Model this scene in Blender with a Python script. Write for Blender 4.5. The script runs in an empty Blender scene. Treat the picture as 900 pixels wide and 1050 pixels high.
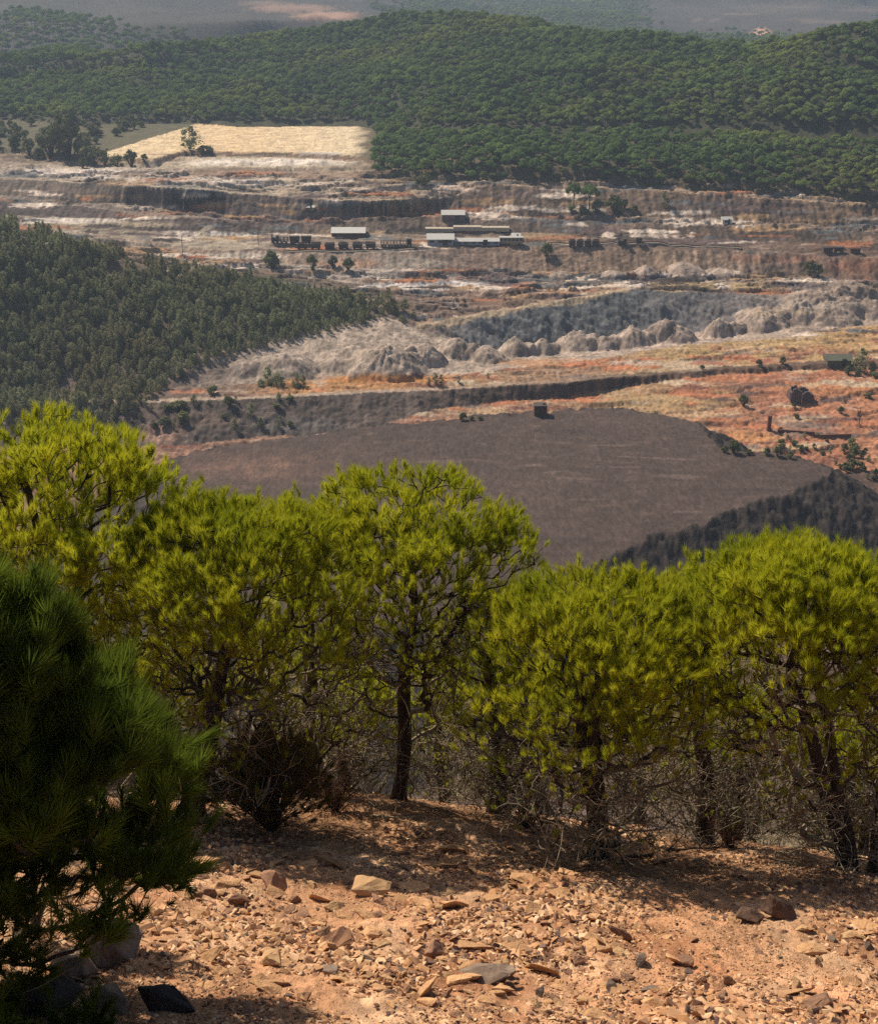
import bpy, bmesh, math, random, time
import numpy as np
T0 = time.time()
rs = np.random.RandomState(7); random.seed(7)
S = bpy.context.scene
COL = S.collection
# ------------------------------------------------------------------ camera model (the photograph is 900 x 1050)
F = 1400.0; TH = math.radians(22.7); CT, ST = math.cos(TH), math.sin(TH)
def slope(py): return np.tan(np.arctan((np.asarray(py, float) - 525) / F) + TH)       # drop per metre forward
def uof(px, py):                                                                       # sideways per metre forward
    return (np.asarray(px, float) - 450) / (F * CT - (np.asarray(py, float) - 525) * ST)
def at(px, py, Y): return (float(uof(px, py) * Y), float(Y), float(-slope(py) * Y))
def onz(px, py, z):
    Y = -z / slope(py); return uof(px, py) * Y, Y
def project(X, Y, Z):
    d = Y * CT - Z * ST; v = -Y * ST - Z * CT
    return 450 + F * X / d, 525 + F * v / d
# ------------------------------------------------------------------ noise
_perm = np.random.RandomState(3).permutation(256).astype(np.int32); _perm = np.concatenate([_perm, _perm])
_g = np.random.RandomState(4).uniform(0, 2 * math.pi, 256); _gx, _gy = np.cos(_g), np.sin(_g)
def perlin(x, y):
    x = np.asarray(x, float); y = np.asarray(y, float)
    xi = np.floor(x).astype(np.int64); yi = np.floor(y).astype(np.int64)
    xf = x - xi; yf = y - yi; xi &= 255; yi &= 255
    u = xf * xf * xf * (xf * (xf * 6 - 15) + 10); v = yf * yf * yf * (yf * (yf * 6 - 15) + 10)
    def gr(i, j, dx, dy):
        h = _perm[_perm[i & 255] + (j & 255)]
        return _gx[h] * dx + _gy[h] * dy
    a = gr(xi, yi, xf, yf); b = gr(xi + 1, yi, xf - 1, yf); c = gr(xi, yi + 1, xf, yf - 1); d = gr(xi + 1, yi + 1, xf - 1, yf - 1)
    return (a + u * (b - a) + v * ((c + u * (d - c)) - (a + u * (b - a)))) * 1.5
def fbm(x, y, o=4, g=.5):
    s = 0; a = 1; t = 0
    for i in range(o):
        s = s + a * perlin(x * 2 ** i + 17.3 * i, y * 2 ** i + 5.1 * i); t += a; a *= g
    return s / t
def sst(a, b, x):
    t = np.clip((x - a) / (b - a), 0, 1); return t * t * (3 - 2 * t)
# ------------------------------------------------------------------ terrain: near hill from control points
_cp = [(0, 1050, 6.6), (225, 1050, 6.9), (450, 1050, 7.2), (675, 1050, 7.4), (900, 1050, 7.6), (450, 950, 9.5), (150, 950, 8.8), (800, 950, 10.0),
       (612, 880, 13.), (865, 890, 13.), (410, 822, 15.2), (205, 845, 13.5), (100, 880, 11.), (20, 960, 8.1), (330, 890, 11.6),
       (700, 880, 13.2), (1000, 900, 13), (-60, 900, 10.6), (-90, 1000, 7.6)]
_cw = [at(*c) for c in _cp] + [(0, 1.5, -2.9), (4, 0, -2.9), (-4, 0, -2.5), (0, 4, -4.6), (3, 4, -4.7), (-3, 4, -4.3), (0, 20, -14.4), (6, 20, -15.2), (-6, 20, -14.0),
       (14, 14, -11.5), (-14, 12, -8.6), (0, 26, -19.5), (12, 26, -20.5), (-12, 26, -19), (-16, 3, -4), (16, 3, -5)]
_cw = np.array(_cw)
def _phi(r2): return np.where(r2 > 1e-12, .5 * r2 * np.log(np.maximum(r2, 1e-12)), 0)
def _solve():
    n = len(_cw); d2 = ((_cw[:, None, :2] - _cw[None, :, :2]) ** 2).sum(-1)
    A = np.zeros((n + 3, n + 3)); A[:n, :n] = _phi(d2) + np.eye(n) * .4
    A[:n, n] = 1; A[:n, n + 1:] = _cw[:, :2]; A[n, :n] = 1; A[n + 1:, :n] = _cw[:, :2].T
    b = np.zeros(n + 3); b[:n] = _cw[:, 2]
    return np.linalg.solve(A, b)
_wt = _solve()
def near_z(X, Y):
    n = len(_cw); z = _wt[n] + _wt[n + 1] * X + _wt[n + 2] * Y
    for i in range(n): z = z + _wt[i] * _phi((X - _cw[i, 0]) ** 2 + (Y - _cw[i, 1]) ** 2)
    return z
# ------------------------------------------------------------------ terrain: valley lofted through contour lines (px, py, z)
def flat(Y, z): return ('f', Y, z)
LINES = [
    flat(3, -4), flat(16, -11), flat(24, -18), flat(60, -46), flat(150, -114), flat(262, -114.5), flat(288, -113),
    [(0, 460, -111.7), (150, 458, -111.8), (300, 448, -111.6), (380, 440, -110.2), (430, 424, -108.4), (450, 419, -109), (600, 405, -109.5), (700, 388, -107), (900, 374, -107)],
    [(0, 416, -106), (150, 413, -106), (300, 407, -106), (450, 400, -106), (600, 390, -106), (700, 382, -106), (800, 375, -106), (900, 368, -106)],
    [(0, 413, -106), (150, 410, -106), (300, 404, -106), (450, 397, -106), (600, 387.5, -106), (700, 379.5, -106), (800, 372.5, -106), (900, 366, -106)],
    [(0, 402, -105), (200, 398, -106.5), (270, 392, -107), (350, 390, -107), (450, 388, -107), (500, 382, -107), (600, 368, -107), (700, 355, -107), (800, 345, -107), (900, 332, -107)],
    [(0, 396, -104), (200, 362, -102), (300, 340, -102), (400, 325, -102), (450, 345, -106.5), (500, 360, -111), (600, 352, -112), (700, 343, -111), (760, 338, -109), (820, 328, -107), (900, 318, -107)],
    [(0, 238, -75.5), (100, 262, -83), (200, 288, -91), (300, 309, -97.5), (400, 322, -101.6), (430, 333, -104), (500, 321, -103.3), (640, 298, -101.6), (700, 299, -101.8), (800, 303, -102.6), (860, 305, -103), (900, 308, -104.3)],
    [(0, 232, -92), (100, 250, -95), (200, 270, -98), (300, 282, -101), (400, 295, -103), (500, 292, -104), (640, 289, -104.5), (800, 290, -105), (900, 294, -105.2)],
    [(0, 228, -92.1), (200, 262, -97.5), (300, 272, -99.5), (400, 275, -100.5), (480, 277, -102.5), (600, 279, -104.5), (750, 278, -104), (800, 281, -104.8), (900, 288, -105)],
    [(0, 226, -91.8), (200, 255, -96), (300, 259, -97), (400, 258, -97), (500, 253, -98.2), (600, 253, -98.4), (750, 257, -99), (900, 265, -99.6)],
    [(0, 219, -90), (200, 243, -95), (300, 240, -96), (450, 238, -96), (600, 241, -96.4), (750, 246, -97), (900, 252, -97.6)],
    [(0, 205, -88), (100, 212, -89), (200, 222, -90), (300, 231, -94), (450, 222, -92), (600, 226, -93), (700, 230, -93.6), (900, 238, -94.5)],
    [(0, 202, -88), (100, 209, -89), (200, 218, -90), (300, 226, -93), (450, 218, -91.8), (600, 223, -92.8), (900, 234, -94.3)],
    [(0, 183, -83.2), (90, 187, -83.2), (150, 191, -82), (205, 194, -82.3), (240, 198, -85), (300, 203, -86.4), (360, 206, -87), (430, 205, -86.8), (460, 203, -87.6), (500, 190, -84), (600, 191, -84.3), (700, 198, -85.5), (800, 204, -86.5), (900, 211, -88)],
    [(0, 165, -83), (100, 172, -83), (200, 172, -83), (300, 177, -83), (370, 183, -83.3), (420, 186, -83.6), (500, 187, -83.8), (600, 188, -84), (700, 195, -85.2), (900, 208, -87.6)],
    'step',
    [(0, 152, -80.5), (105, 160, -80.5), (155, 163, -80.5), (195, 154, -80.5), (290, 156, -80.5), (370, 160, -80.5), (420, 168, -80), (500, 170, -79), (700, 175, -79.5), (900, 188, -82)],
    [(0, 122, -78), (90, 128, -78.5), (200, 127, -79), (370, 131, -79), (420, 140, -77), (500, 140, -73), (700, 140, -73), (900, 150, -74)],
    [(0, 80, -66), (200, 80, -66), (370, 80, -64), (500, 75, -55), (700, 85, -57), (900, 90, -55)],
    [(0, 62, -58), (100, 60, -57), (200, 50, -54), (300, 38, -50), (400, 25, -43), (500, 23, -41), (600, 37, -45), (700, 50, -48), (760, 54, -48), (830, 44, -42), (900, 29, -34)],
    flat(960, -75),
    [(0, 62, -72), (130, 60, -73), (260, 50, -75), (380, 40, -75), (500, 40, -80), (620, 50, -80), (760, 60, -85), (900, 50, -85)],
    [(0, 25, -55), (130, 30, -58), (260, 24, -58), (380, 22, -66), (500, 20, -78), (620, 35, -84), (760, 36, -86), (900, 30, -86)],
    [(0, -20, -34), (130, -20, -36), (260, -4, -52), (380, 6, -62), (500, 0, -72), (620, 5, -76), (760, 5, -78), (900, 5, -80)],
    flat(2100, 30), flat(2700, 75), flat(3000, 60)]
_ug = np.linspace(-.5, .5, 401)
_LY, _LZ = [], []
for L in LINES:
    if L == 'step': _LY.append(None); _LZ.append(None); continue
    if L[0] == 'f':
        _LY.append(np.full(401, float(L[1]))); _LZ.append(np.full(401, float(L[2]))); continue
    us, Ys, zs = [], [], []
    for px, py, z in L:
        Y = -z / slope(py); us.append(float(uof(px, py))); Ys.append(Y); zs.append(z)
    yy = np.interp(_ug, us, Ys); zz = np.interp(_ug, us, zs)
    _LY.append(yy); _LZ.append(zz)
def _smooth(a):
    k = np.hanning(11); k /= k.sum(); p = np.pad(a, 5, mode='edge'); return np.convolve(p, k, 'valid')
for i in range(len(_LY)):
    if _LY[i] is None: _LY[i] = _LY[i + 1] - 2.2; _LZ[i] = _LZ[i + 1] - 1.9
_LZ[5] += 3 * sst(.1, .28, _ug); _LZ[6] += 2 * sst(.1, .28, _ug); _LZ[4] += 5 * sst(.1, .3, _ug)
_LY = [_smooth(a) for a in _LY]; _LZ = [_smooth(a) for a in _LZ]
for i in range(1, len(_LY)): _LY[i] = np.maximum(_LY[i], _LY[i - 1] + .3)
NL = len(LINES)
def warpY(X, Y):
    w = sst(270, 300, Y) * (1 - sst(530, 600, Y))
    rail = 1 - .75 * np.exp(-((Y - 330) / 14) ** 2)
    return Y + w * rail * (.8 * perlin(X / 3.2, Y / 14) + 2.2 * perlin(X / 14 + 9, Y / 25) + .5 * perlin(X / 1.3, Y / 3)) + (1 - w) * sst(520, 600, Y) * 12 * perlin(X / 60, Y / 80)
def loft(X, Y):
    """height, band index and fraction inside the band"""
    Yw = warpY(X, Y); u = np.clip(X / np.maximum(Y, .5), -.5, .5)
    z = np.zeros_like(Yw) - 4.; band = np.zeros(Yw.shape, np.int16); fr = np.zeros_like(Yw)
    ya = np.interp(u, _ug, _LY[0]); za = np.interp(u, _ug, _LZ[0])
    for k in range(NL - 1):
        yb = np.interp(u, _ug, _LY[k + 1]); zb = np.interp(u, _ug, _LZ[k + 1])
        m = (Yw >= ya) & (Yw < yb)
        t = np.clip((Yw - ya) / np.maximum(yb - ya, .01), 0, 1)
        z = np.where(m, za + (zb - za) * t, z); band[m] = k; fr = np.where(m, t, fr)
        ya, za = yb, zb
    m = Yw >= ya; z = np.where(m, za, z); band[m] = NL - 2
    return z, band, fr
# heap of dark waste (flat top at z = -100)
_hp = [(160, 520), (196, 464.5), (330, 445), (450, 430), (550, 423), (640, 420), (690, 428), (722, 438), (734, 461), (790, 462), (840, 474), (857, 487), (760, 520), (650, 558), (560, 600), (380, 650), (180, 650)]
HEAP = np.array([onz(x, y, -100.) for x, y in _hp], float)
def poly_sd(P, X, Y):
    d = np.full(X.shape, 1e9); ins = np.zeros(X.shape, bool); n = len(P)
    for i in range(n):
        a = P[i]; b = P[(i + 1) % n]; e = b - a
        t = np.clip(((X - a[0]) * e[0] + (Y - a[1]) * e[1]) / (e @ e), 0, 1)
        d = np.minimum(d, np.hypot(X - a[0] - t * e[0], Y - a[1] - t * e[1]))
        c = ((a[1] <= Y) & (b[1] > Y)) | ((b[1] <= Y) & (a[1] > Y))
        with np.errstate(divide='ignore', invalid='ignore'):
            xx = a[0] + (Y - a[1]) / (e[1] if abs(e[1]) > 1e-9 else 1e-9) * e[0]
        ins ^= c & (X < xx)
    return np.where(ins, -d, d)
# spoil mounds: px, py of the base, half width px, height px
MOUNDS = [(290, 388, 42, 17), (395, 388, 50, 27), (436, 374, 27, 20), (345, 380, 22, 9), (362, 366, 18, 8), (250, 384, 20, 7), (470, 366, 26, 18), (500, 372, 26, 17), (527, 366, 24, 20), (556, 364, 20, 18), (590, 360, 30, 21), (620, 359, 20, 15),
          (648, 356, 30, 22), (676, 352, 20, 14), (692, 352, 30, 19), (736, 346, 18, 20), (752, 343, 16, 14), (782, 338, 36, 22), (815, 332, 24, 11), (848, 330, 48, 19), (890, 324, 44, 16),
          (662, 283, 17, 11), (703, 282, 24, 11), (738, 282, 20, 6), (628, 284, 17, 7), (575, 284, 14, 6), (870, 296, 26, 9), (835, 300, 22, 8)]
_mw = []
def base_height(X, Y):
    z, band, fr = loft(X, Y)
    if len(_mw):
        for (mx, my, mr, mh, ph) in _mw:
            d0 = np.hypot(X - mx, (Y - my) * 1.0) / mr
            m = d0 < 1.5
            if not m.any(): continue
            xm = X[m]; ym = Y[m]
            ang = np.arctan2(ym - my, xm - mx)
            d = d0[m] * (1 + .10 * perlin(ang * 2.3 + ph, d0[m] * .7) + .08 * perlin(xm / 3.5 + ph, ym / 3.5))
            c = np.clip(1 - d, 0, 1); top = mh * (.55 * c + .5 * (1 - np.exp(-2.6 * c)))
            top = top * (1 + .10 * perlin(ang * 6 + ph, d * .5) + .12 * fbm(xm / 1.5, ym / 1.5, 3)) * (c > 0)
            z[m] += top
            b = band[m]; b[(c > .12)] = 10; band[m] = b
    pit = (band == 11) & (X > -2)
    if pit.any(): z[pit] += 4 * fr[pit] * (1 - fr[pit]) * (1.7 * fbm(X[pit] / 9, Y[pit] / 9, 4) + 1.5 * np.abs(perlin(X[pit] / 6 + Y[pit] / 5, Y[pit] / 8)))
    emb = (band == 7)
    if emb.any(): z[emb] += 4 * fr[emb] * (1 - fr[emb]) * (1.0 * fbm(X[emb] / 5, Y[emb] / 3, 4))
    m = (Y > 120) & (Y < 345)
    heapm = np.zeros(Y.shape, np.int8)
    if m.any():
        X2 = X[m]; Y2 = Y[m]
        s = poly_sd(HEAP, X2, Y2) + 1.6 * perlin(X2 / 9, Y2 / 9) + .9 * perlin(X2 / 2.2, Y2 / 2.2)
        hz = -100 + .5 * fbm(X2 / 22, Y2 / 22, 3) + .16 * fbm(X2 / 4, Y2 / 4, 3) - np.maximum(0, s) * .6 - .25 * np.exp(-((X2 - 10) / 3 - (Y2 - 270) / 9) ** 2)
        hz = hz + np.where(s > 0, .25 * perlin(X2 / 2.4, Y2 / 2.4) + .35 * np.abs(perlin(X2 / 1.1, Y2 / 1.1)), 0)
        zz = z[m]; up = hz > zz
        z[m] = np.where(up, hz, zz); h2 = np.where(up, np.where(s > 0.2, 2, 1), 0); heapm[m] = h2
    return z, band, fr, heapm
def full_height(X, Y):
    X = np.atleast_1d(np.asarray(X, float)); Y = np.atleast_1d(np.asarray(Y, float))
    z, band, fr, hm = base_height(X, Y)
    far = sst(140, 200, Y)
    # little scarps and berms on the flat parts of the mine, folds on the wooded hill
    fl = np.isin(band, (6, 9, 12, 13, 15, 17, 19, 20)) & (hm == 0) & (Y > 280)
    if fl.any():
        xf, yf = X[fl], Y[fl]; e = np.minimum(fr[fl], 1 - fr[fl]); k = sst(0, .18, e)
        z[fl] += k * np.where(band[fl] < 10, .42, np.where(band[fl] == 15, .35, .9)) * (1.3 * sst(-.04, .04, perlin(xf / 26, yf / 7)) + .9 * sst(-.05, .05, perlin(xf / 13 + 7, yf / 4.5 + 3)) + .5 * sst(-.05, .05, perlin(xf / 7 + 1, yf / 3 + 8)) - 1.2)
    dh = Y > 960
    if dh.any(): z[dh] += 16 * sst(960, 1200, Y[dh]) * fbm(X[dh] / 190, Y[dh] / 230, 4)
    wo = (Y > 540) & (Y < 960)
    if wo.any(): z[wo] += 6.5 * sst(560, 640, Y[wo]) * (1 - sst(900, 960, Y[wo])) * fbm(X[wo] / 62, Y[wo] / 75, 3) * np.where(np.isin(band[wo], (20, 21, 22)), .0, 1)
    z = z + far * (.5 * fbm(X / 7, Y / 7, 3) + .40 * np.abs(perlin(X / 2.1, Y / 2.1)) + .2 * perlin(X / .9, Y / .9)) * np.where(hm == 1, .15, 1) * np.where((band == 8), .3, 1) * np.where(band == 15, .5, 1) * np.where((band == 22) | (band == 20), .4, 1)
    nm = Y < 27
    if nm.any():
        Xn = X[nm]; Yn = Y[nm]
        zn = near_z(Xn, Yn)
        zn = zn + .13 * fbm(Xn / 1.7, Yn / 1.7, 3) + .06 * np.abs(perlin(Xn / .5, Yn / .5)) + .022 * perlin(Xn / .16, Yn / .16) + .012 * perlin(Xn / .07, Yn / .07)
        w = sst(17, 26.5, Yn)
        z[nm] = zn * (1 - w) + z[nm] * w
    mid = (Y >= 22) & (Y < 160)
    if mid.any(): z[mid] += sst(22, 40, Y[mid]) * 1.1 * fbm(X[mid] / 9, Y[mid] / 9, 4)
    return z, band, fr, hm
for px, py, hw, hh in MOUNDS:      # mounds get their place from the bare loft
    Ys = np.linspace(300, 520, 900); u = float(uof(px, py))
    z, b, f = loft(u * Ys, Ys); zz = -slope(py) * Ys
    i = int(np.argmax(z >= zz)) if (z >= zz).any() else 300
    sc = Ys[i] / F * 1.02
    _mw.append((u * Ys[i], Ys[i] + hw * sc * (.45 if py > 300 else .1), hw * sc * .9, hh * sc * .95, px * .37))
def hit(px, py, ymin=140.):
    """the point of the ground that the photograph shows at a pixel"""
    Ys = np.concatenate([np.geomspace(max(ymin, 3), 140, 2500) if ymin < 140 else [], np.arange(max(ymin, 140), 850, .12), np.geomspace(850, 2900, 1500)])
    u = float(uof(px, py)); z = full_height(u * Ys, Ys)[0]
    m = z >= -slope(py) * Ys
    i = int(np.argmax(m)) if m.any() else len(Ys) - 1
    return np.array([u * Ys[i], Ys[i], z[i]])
def gz(x, y): return float(full_height([x], [y])[0][0])
# ------------------------------------------------------------------ materials
def new_mat(name):
    m = bpy.data.materials.new(name); m.use_nodes = True
    nt = m.node_tree; nt.nodes.clear()
    return m, nt, nt.nodes, nt.links
def N(nt, t, **kw):
    n = nt.nodes.new(t)
    for k, v in kw.items():
        if k in n.inputs.keys(): n.inputs[k].default_value = v
        else: setattr(n, k, v)
    return n
def simple_mat(name, col, rough=.8, var=.35, scale=3., bump=0., metal=0., spec=.3, col2=None, objrand=0.):
    m, nt, nd, lk = new_mat(name)
    o = N(nt, 'ShaderNodeOutputMaterial'); b = N(nt, 'ShaderNodeBsdfPrincipled'); lk.new(b.outputs[0], o.inputs[0])
    b.inputs['Roughness'].default_value = rough; b.inputs['Metallic'].default_value = metal; b.inputs['Specular IOR Level'].default_value = spec
    tc = N(nt, 'ShaderNodeTexCoord'); nz = N(nt, 'ShaderNodeTexNoise', Scale=scale, Detail=6., Roughness=.65)
    lk.new(tc.outputs['Object'], nz.inputs['Vector'])
    mx = N(nt, 'ShaderNodeMix', data_type='RGBA')
    rp = N(nt, 'ShaderNodeValToRGB'); rp.color_ramp.elements[0].position = .32; rp.color_ramp.elements[1].position = .68
    lk.new(nz.outputs['Fac'], rp.inputs[0]); lk.new(rp.outputs[0], mx.inputs['Factor'])
    c2 = col2 if col2 else tuple(c * (1 - var) for c in col)
    mx.inputs['A'].default_value = (*c2, 1); mx.inputs['B'].default_value = (*col, 1)
    out = mx.outputs['Result']
    if objrand:
        oi = N(nt, 'ShaderNodeObjectInfo'); hs = N(nt, 'ShaderNodeHueSaturation')
        mr = N(nt, 'ShaderNodeMapRange'); mr.inputs['To Min'].default_value = 1 - objrand; mr.inputs['To Max'].default_value = 1 + objrand
        lk.new(oi.outputs['Random'], mr.inputs[0]); lk.new(mr.outputs[0], hs.inputs['Value']); lk.new(out, hs.inputs['Color']); out = hs.outputs[0]
    lk.new(out, b.inputs['Base Color'])
    if bump:
        bp = N(nt, 'ShaderNodeBump', Strength=1.); bp.inputs['Distance'].default_value = bump
        lk.new(nz.outputs['Fac'], bp.inputs['Height']); lk.new(bp.outputs[0], b.inputs['Normal'])
    return m
def terrain_mat(name):
    m, nt, nd, lk = new_mat(name)
    o = N(nt, 'ShaderNodeOutputMaterial'); b = N(nt, 'ShaderNodeBsdfPrincipled', Roughness=.92); lk.new(b.outputs[0], o.inputs[0])
    b.inputs['Specular IOR Level'].default_value = .15
    at_ = N(nt, 'ShaderNodeAttribute', attribute_name='albedo')
    tc = N(nt, 'ShaderNodeTexCoord')
    n1 = N(nt, 'ShaderNodeTexNoise', Scale=.55, Detail=9., Roughness=.72); mp1 = N(nt, 'ShaderNodeMapping'); mp1.inputs['Scale'].default_value = (1.5, .6, 1.3); lk.new(tc.outputs['Object'], mp1.inputs[0]); lk.new(mp1.outputs[0], n1.inputs['Vector'])
    n2 = N(nt, 'ShaderNodeTexNoise', Scale=9., Detail=8., Roughness=.75); lk.new(tc.outputs['Object'], n2.inputs['Vector'])
    m1 = N(nt, 'ShaderNodeMapRange'); m1.inputs['From Min'].default_value = .3; m1.inputs['From Max'].default_value = .7; m1.inputs['To Min'].default_value = .78; m1.inputs['To Max'].default_value = 1.22
    m2 = N(nt, 'ShaderNodeMapRange'); m2.inputs['From Min'].default_value = .3; m2.inputs['From Max'].default_value = .7; m2.inputs['To Min'].default_value = .7; m2.inputs['To Max'].default_value = 1.3
    lk.new(n1.outputs['Fac'], m1.inputs[0]); lk.new(n2.outputs['Fac'], m2.inputs[0])
    mp = N(nt, 'ShaderNodeMapping'); mp.inputs['Scale'].default_value = (1.5, .45, 1.3); lk.new(tc.outputs['Object'], mp.inputs[0])
    n3 = N(nt, 'ShaderNodeTexNoise', Scale=.9, Detail=7., Roughness=.7, Distortion=.6); lk.new(mp.outputs[0], n3.inputs['Vector'])
    m3 = N(nt, 'ShaderNodeMapRange'); m3.inputs['From Min'].default_value = .42; m3.inputs['From Max'].default_value = .6; m3.inputs['To Min'].default_value = .78; m3.inputs['To Max'].default_value = 1.14; lk.new(n3.outputs['Fac'], m3.inputs[0])
    mq = N(nt, 'ShaderNodeMath', operation='MULTIPLY'); lk.new(m1.outputs[0], mq.inputs[0]); lk.new(m3.outputs[0], mq.inputs[1])
    mu = N(nt, 'ShaderNodeMath', operation='MULTIPLY'); lk.new(mq.outputs[0], mu.inputs[0]); lk.new(m2.outputs[0], mu.inputs[1])
    vm = N(nt, 'ShaderNodeVectorMath', operation='SCALE'); lk.new(at_.outputs['Color'], vm.inputs[0]); lk.new(mu.outputs[0], vm.inputs['Scale'])
    lk.new(vm.outputs[0], b.inputs['Base Color'])
    bp = N(nt, 'ShaderNodeBump', Strength=.9); bp.inputs['Distance'].default_value = .35
    bp2 = N(nt, 'ShaderNodeBump', Strength=.8); bp2.inputs['Distance'].default_value = .035
    lk.new(n1.outputs['Fac'], bp.inputs['Height']); lk.new(n2.outputs['Fac'], bp2.inputs['Height'])
    lk.new(bp.outputs[0], bp2.inputs['Normal']); lk.new(bp2.outputs[0], b.inputs['Normal'])
    return m
def leaf_mat(name, c1, c2, trans=.35, scale=1.5, inst=.25, wide=None):
    """c1 and c2 mixed by noise; wide = second colour over broad areas of the wood"""
    m, nt, nd, lk = new_mat(name)
    o = N(nt, 'ShaderNodeOutputMaterial')
    d = N(nt, 'ShaderNodeBsdfDiffuse'); t = N(nt, 'ShaderNodeBsdfTranslucent'); mxs = N(nt, 'ShaderNodeMixShader'); mxs.inputs[0].default_value = trans
    tc = N(nt, 'ShaderNodeTexCoord'); nz = N(nt, 'ShaderNodeTexNoise', Scale=scale, Detail=3.); lk.new(tc.outputs['Object'], nz.inputs['Vector'])
    rp = N(nt, 'ShaderNodeValToRGB'); rp.color_ramp.elements[0].position = .35; rp.color_ramp.elements[1].position = .65
    rp.color_ramp.elements[0].color = (*c1, 1); rp.color_ramp.elements[1].color = (*c2, 1)
    lk.new(nz.outputs['Fac'], rp.inputs[0]); out = rp.outputs[0]
    if wide:
        ge = N(nt, 'ShaderNodeNewGeometry'); nw = N(nt, 'ShaderNodeTexNoise', Scale=.018, Detail=3.); lk.new(ge.outputs['Position'], nw.inputs['Vector'])
        rw = N(nt, 'ShaderNodeValToRGB'); rw.color_ramp.elements[0].position = .48; rw.color_ramp.elements[1].position = .66
        lk.new(nw.outputs['Fac'], rw.inputs[0])
        mw = N(nt, 'ShaderNodeMix', data_type='RGBA'); lk.new(rw.outputs[0], mw.inputs['Factor']); lk.new(out, mw.inputs['A']); mw.inputs['B'].default_value = (*wide, 1); out = mw.outputs['Result']
    oi = N(nt, 'ShaderNodeObjectInfo'); hs = N(nt, 'ShaderNodeHueSaturation'); mr = N(nt, 'ShaderNodeMapRange')
    mr.inputs['To Min'].default_value = 1 - inst; mr.inputs['To Max'].default_value = 1 + inst
    lk.new(oi.outputs['Random'], mr.inputs[0]); lk.new(mr.outputs[0], hs.inputs['Value']); lk.new(out, hs.inputs['Color'])
    lk.new(hs.outputs[0], d.inputs[0]); lk.new(hs.outputs[0], t.inputs[0])
    lk.new(d.outputs[0], mxs.inputs[1]); lk.new(t.outputs[0], mxs.inputs[2]); lk.new(mxs.outputs[0], o.inputs[0])
    return m
M = {}
M['ground'] = terrain_mat('ground_earth')
M['bark'] = simple_mat('pine_bark', (.075, .052, .04), .95, .6, 9., .03)
M['twig'] = simple_mat('dead_twig', (.33, .265, .18), .95, .5, 14.)
M['needle'] = leaf_mat('pine_needles', (.27, .30, .016), (.45, .44, .024), .55, 1.1, .1)
M['needle_dark'] = leaf_mat('dark_pine_needles', (.065, .10, .015), (.14, .185, .02), .45, 1.6, .06)
M['far_leaf'] = leaf_mat('far_pine_leaves', (.105, .16, .046), (.165, .225, .068), .28, .35, .28, (.22, .25, .06))
M['spur_leaf'] = leaf_mat('slender_tree_leaves', (.21, .23, .12), (.28, .28, .15), .45, .5, .22, (.24, .215, .12))
M['shrub_leaf'] = leaf_mat('shrub_leaves', (.12, .13, .06), (.18, .185, .085), .3, .8, .3)
M['dry_bush'] = simple_mat('dry_bush_stems', (.16, .085, .045), .95, .5, 12.)
M['rock_tan'] = simple_mat('tan_stone', (.52, .34, .17), .95, .4, 4., .02, objrand=.2, col2=(.36, .20, .10))
M['rock_red'] = simple_mat('reddish_brown_stone', (.34, .18, .095), .9, .5, 5., .02, objrand=.2, col2=(.17, .095, .065))
M['rock_grey'] = simple_mat('grey_brown_stone', (.26, .185, .135), .9, .5, 7., .02, objrand=.15, col2=(.13, .09, .07))
M['rock_dark'] = simple_mat('dark_stone', (.05, .042, .038), .85, .4, 6., .015)
M['chips'] = None
# ------------------------------------------------------------------ object helpers
def link(name, me, mats, parent=None, loc=None):
    o = bpy.data.objects.new(name, me); COL.objects.link(o)
    for m in (mats if isinstance(mats, (list, tuple)) else [mats]):
        if m.name not in [x.name for x in me.materials if x]: me.materials.append(m)
    if parent: o.parent = parent
    if loc is not None: o.location = loc
    return o
def np_mesh(name, V, Fc, smooth=False, mat_idx=None):
    """V n x 3, Fc m x 3 or m x 4"""
    me = bpy.data.meshes.new(name); V = np.asarray(V, np.float32); Fc = np.asarray(Fc, np.int32); k = Fc.shape[1]
    me.vertices.add(len(V)); me.vertices.foreach_set('co', V.ravel())
    me.loops.add(Fc.size); me.loops.foreach_set('vertex_index', Fc.ravel())
    me.polygons.add(len(Fc)); me.polygons.foreach_set('loop_start', np.arange(0, Fc.size, k, dtype=np.int32))
    me.polygons.foreach_set('use_smooth', np.full(len(Fc), smooth))
    if mat_idx is not None: me.polygons.foreach_set('material_index', np.asarray(mat_idx, np.int32))
    me.update(calc_edges=True)
    return me
def tag(o, label, cat, group=None, kind=None):
    if label: o['label'] = label
    if cat: o['category'] = cat
    if group: o['group'] = group
    if kind: o['kind'] = kind
    return o
def empty(name, loc, rz=0):
    o = bpy.data.objects.new(name, None); COL.objects.link(o); o.location = loc; o.rotation_euler = (0, 0, rz); o.empty_display_size = .3
    return o
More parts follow.
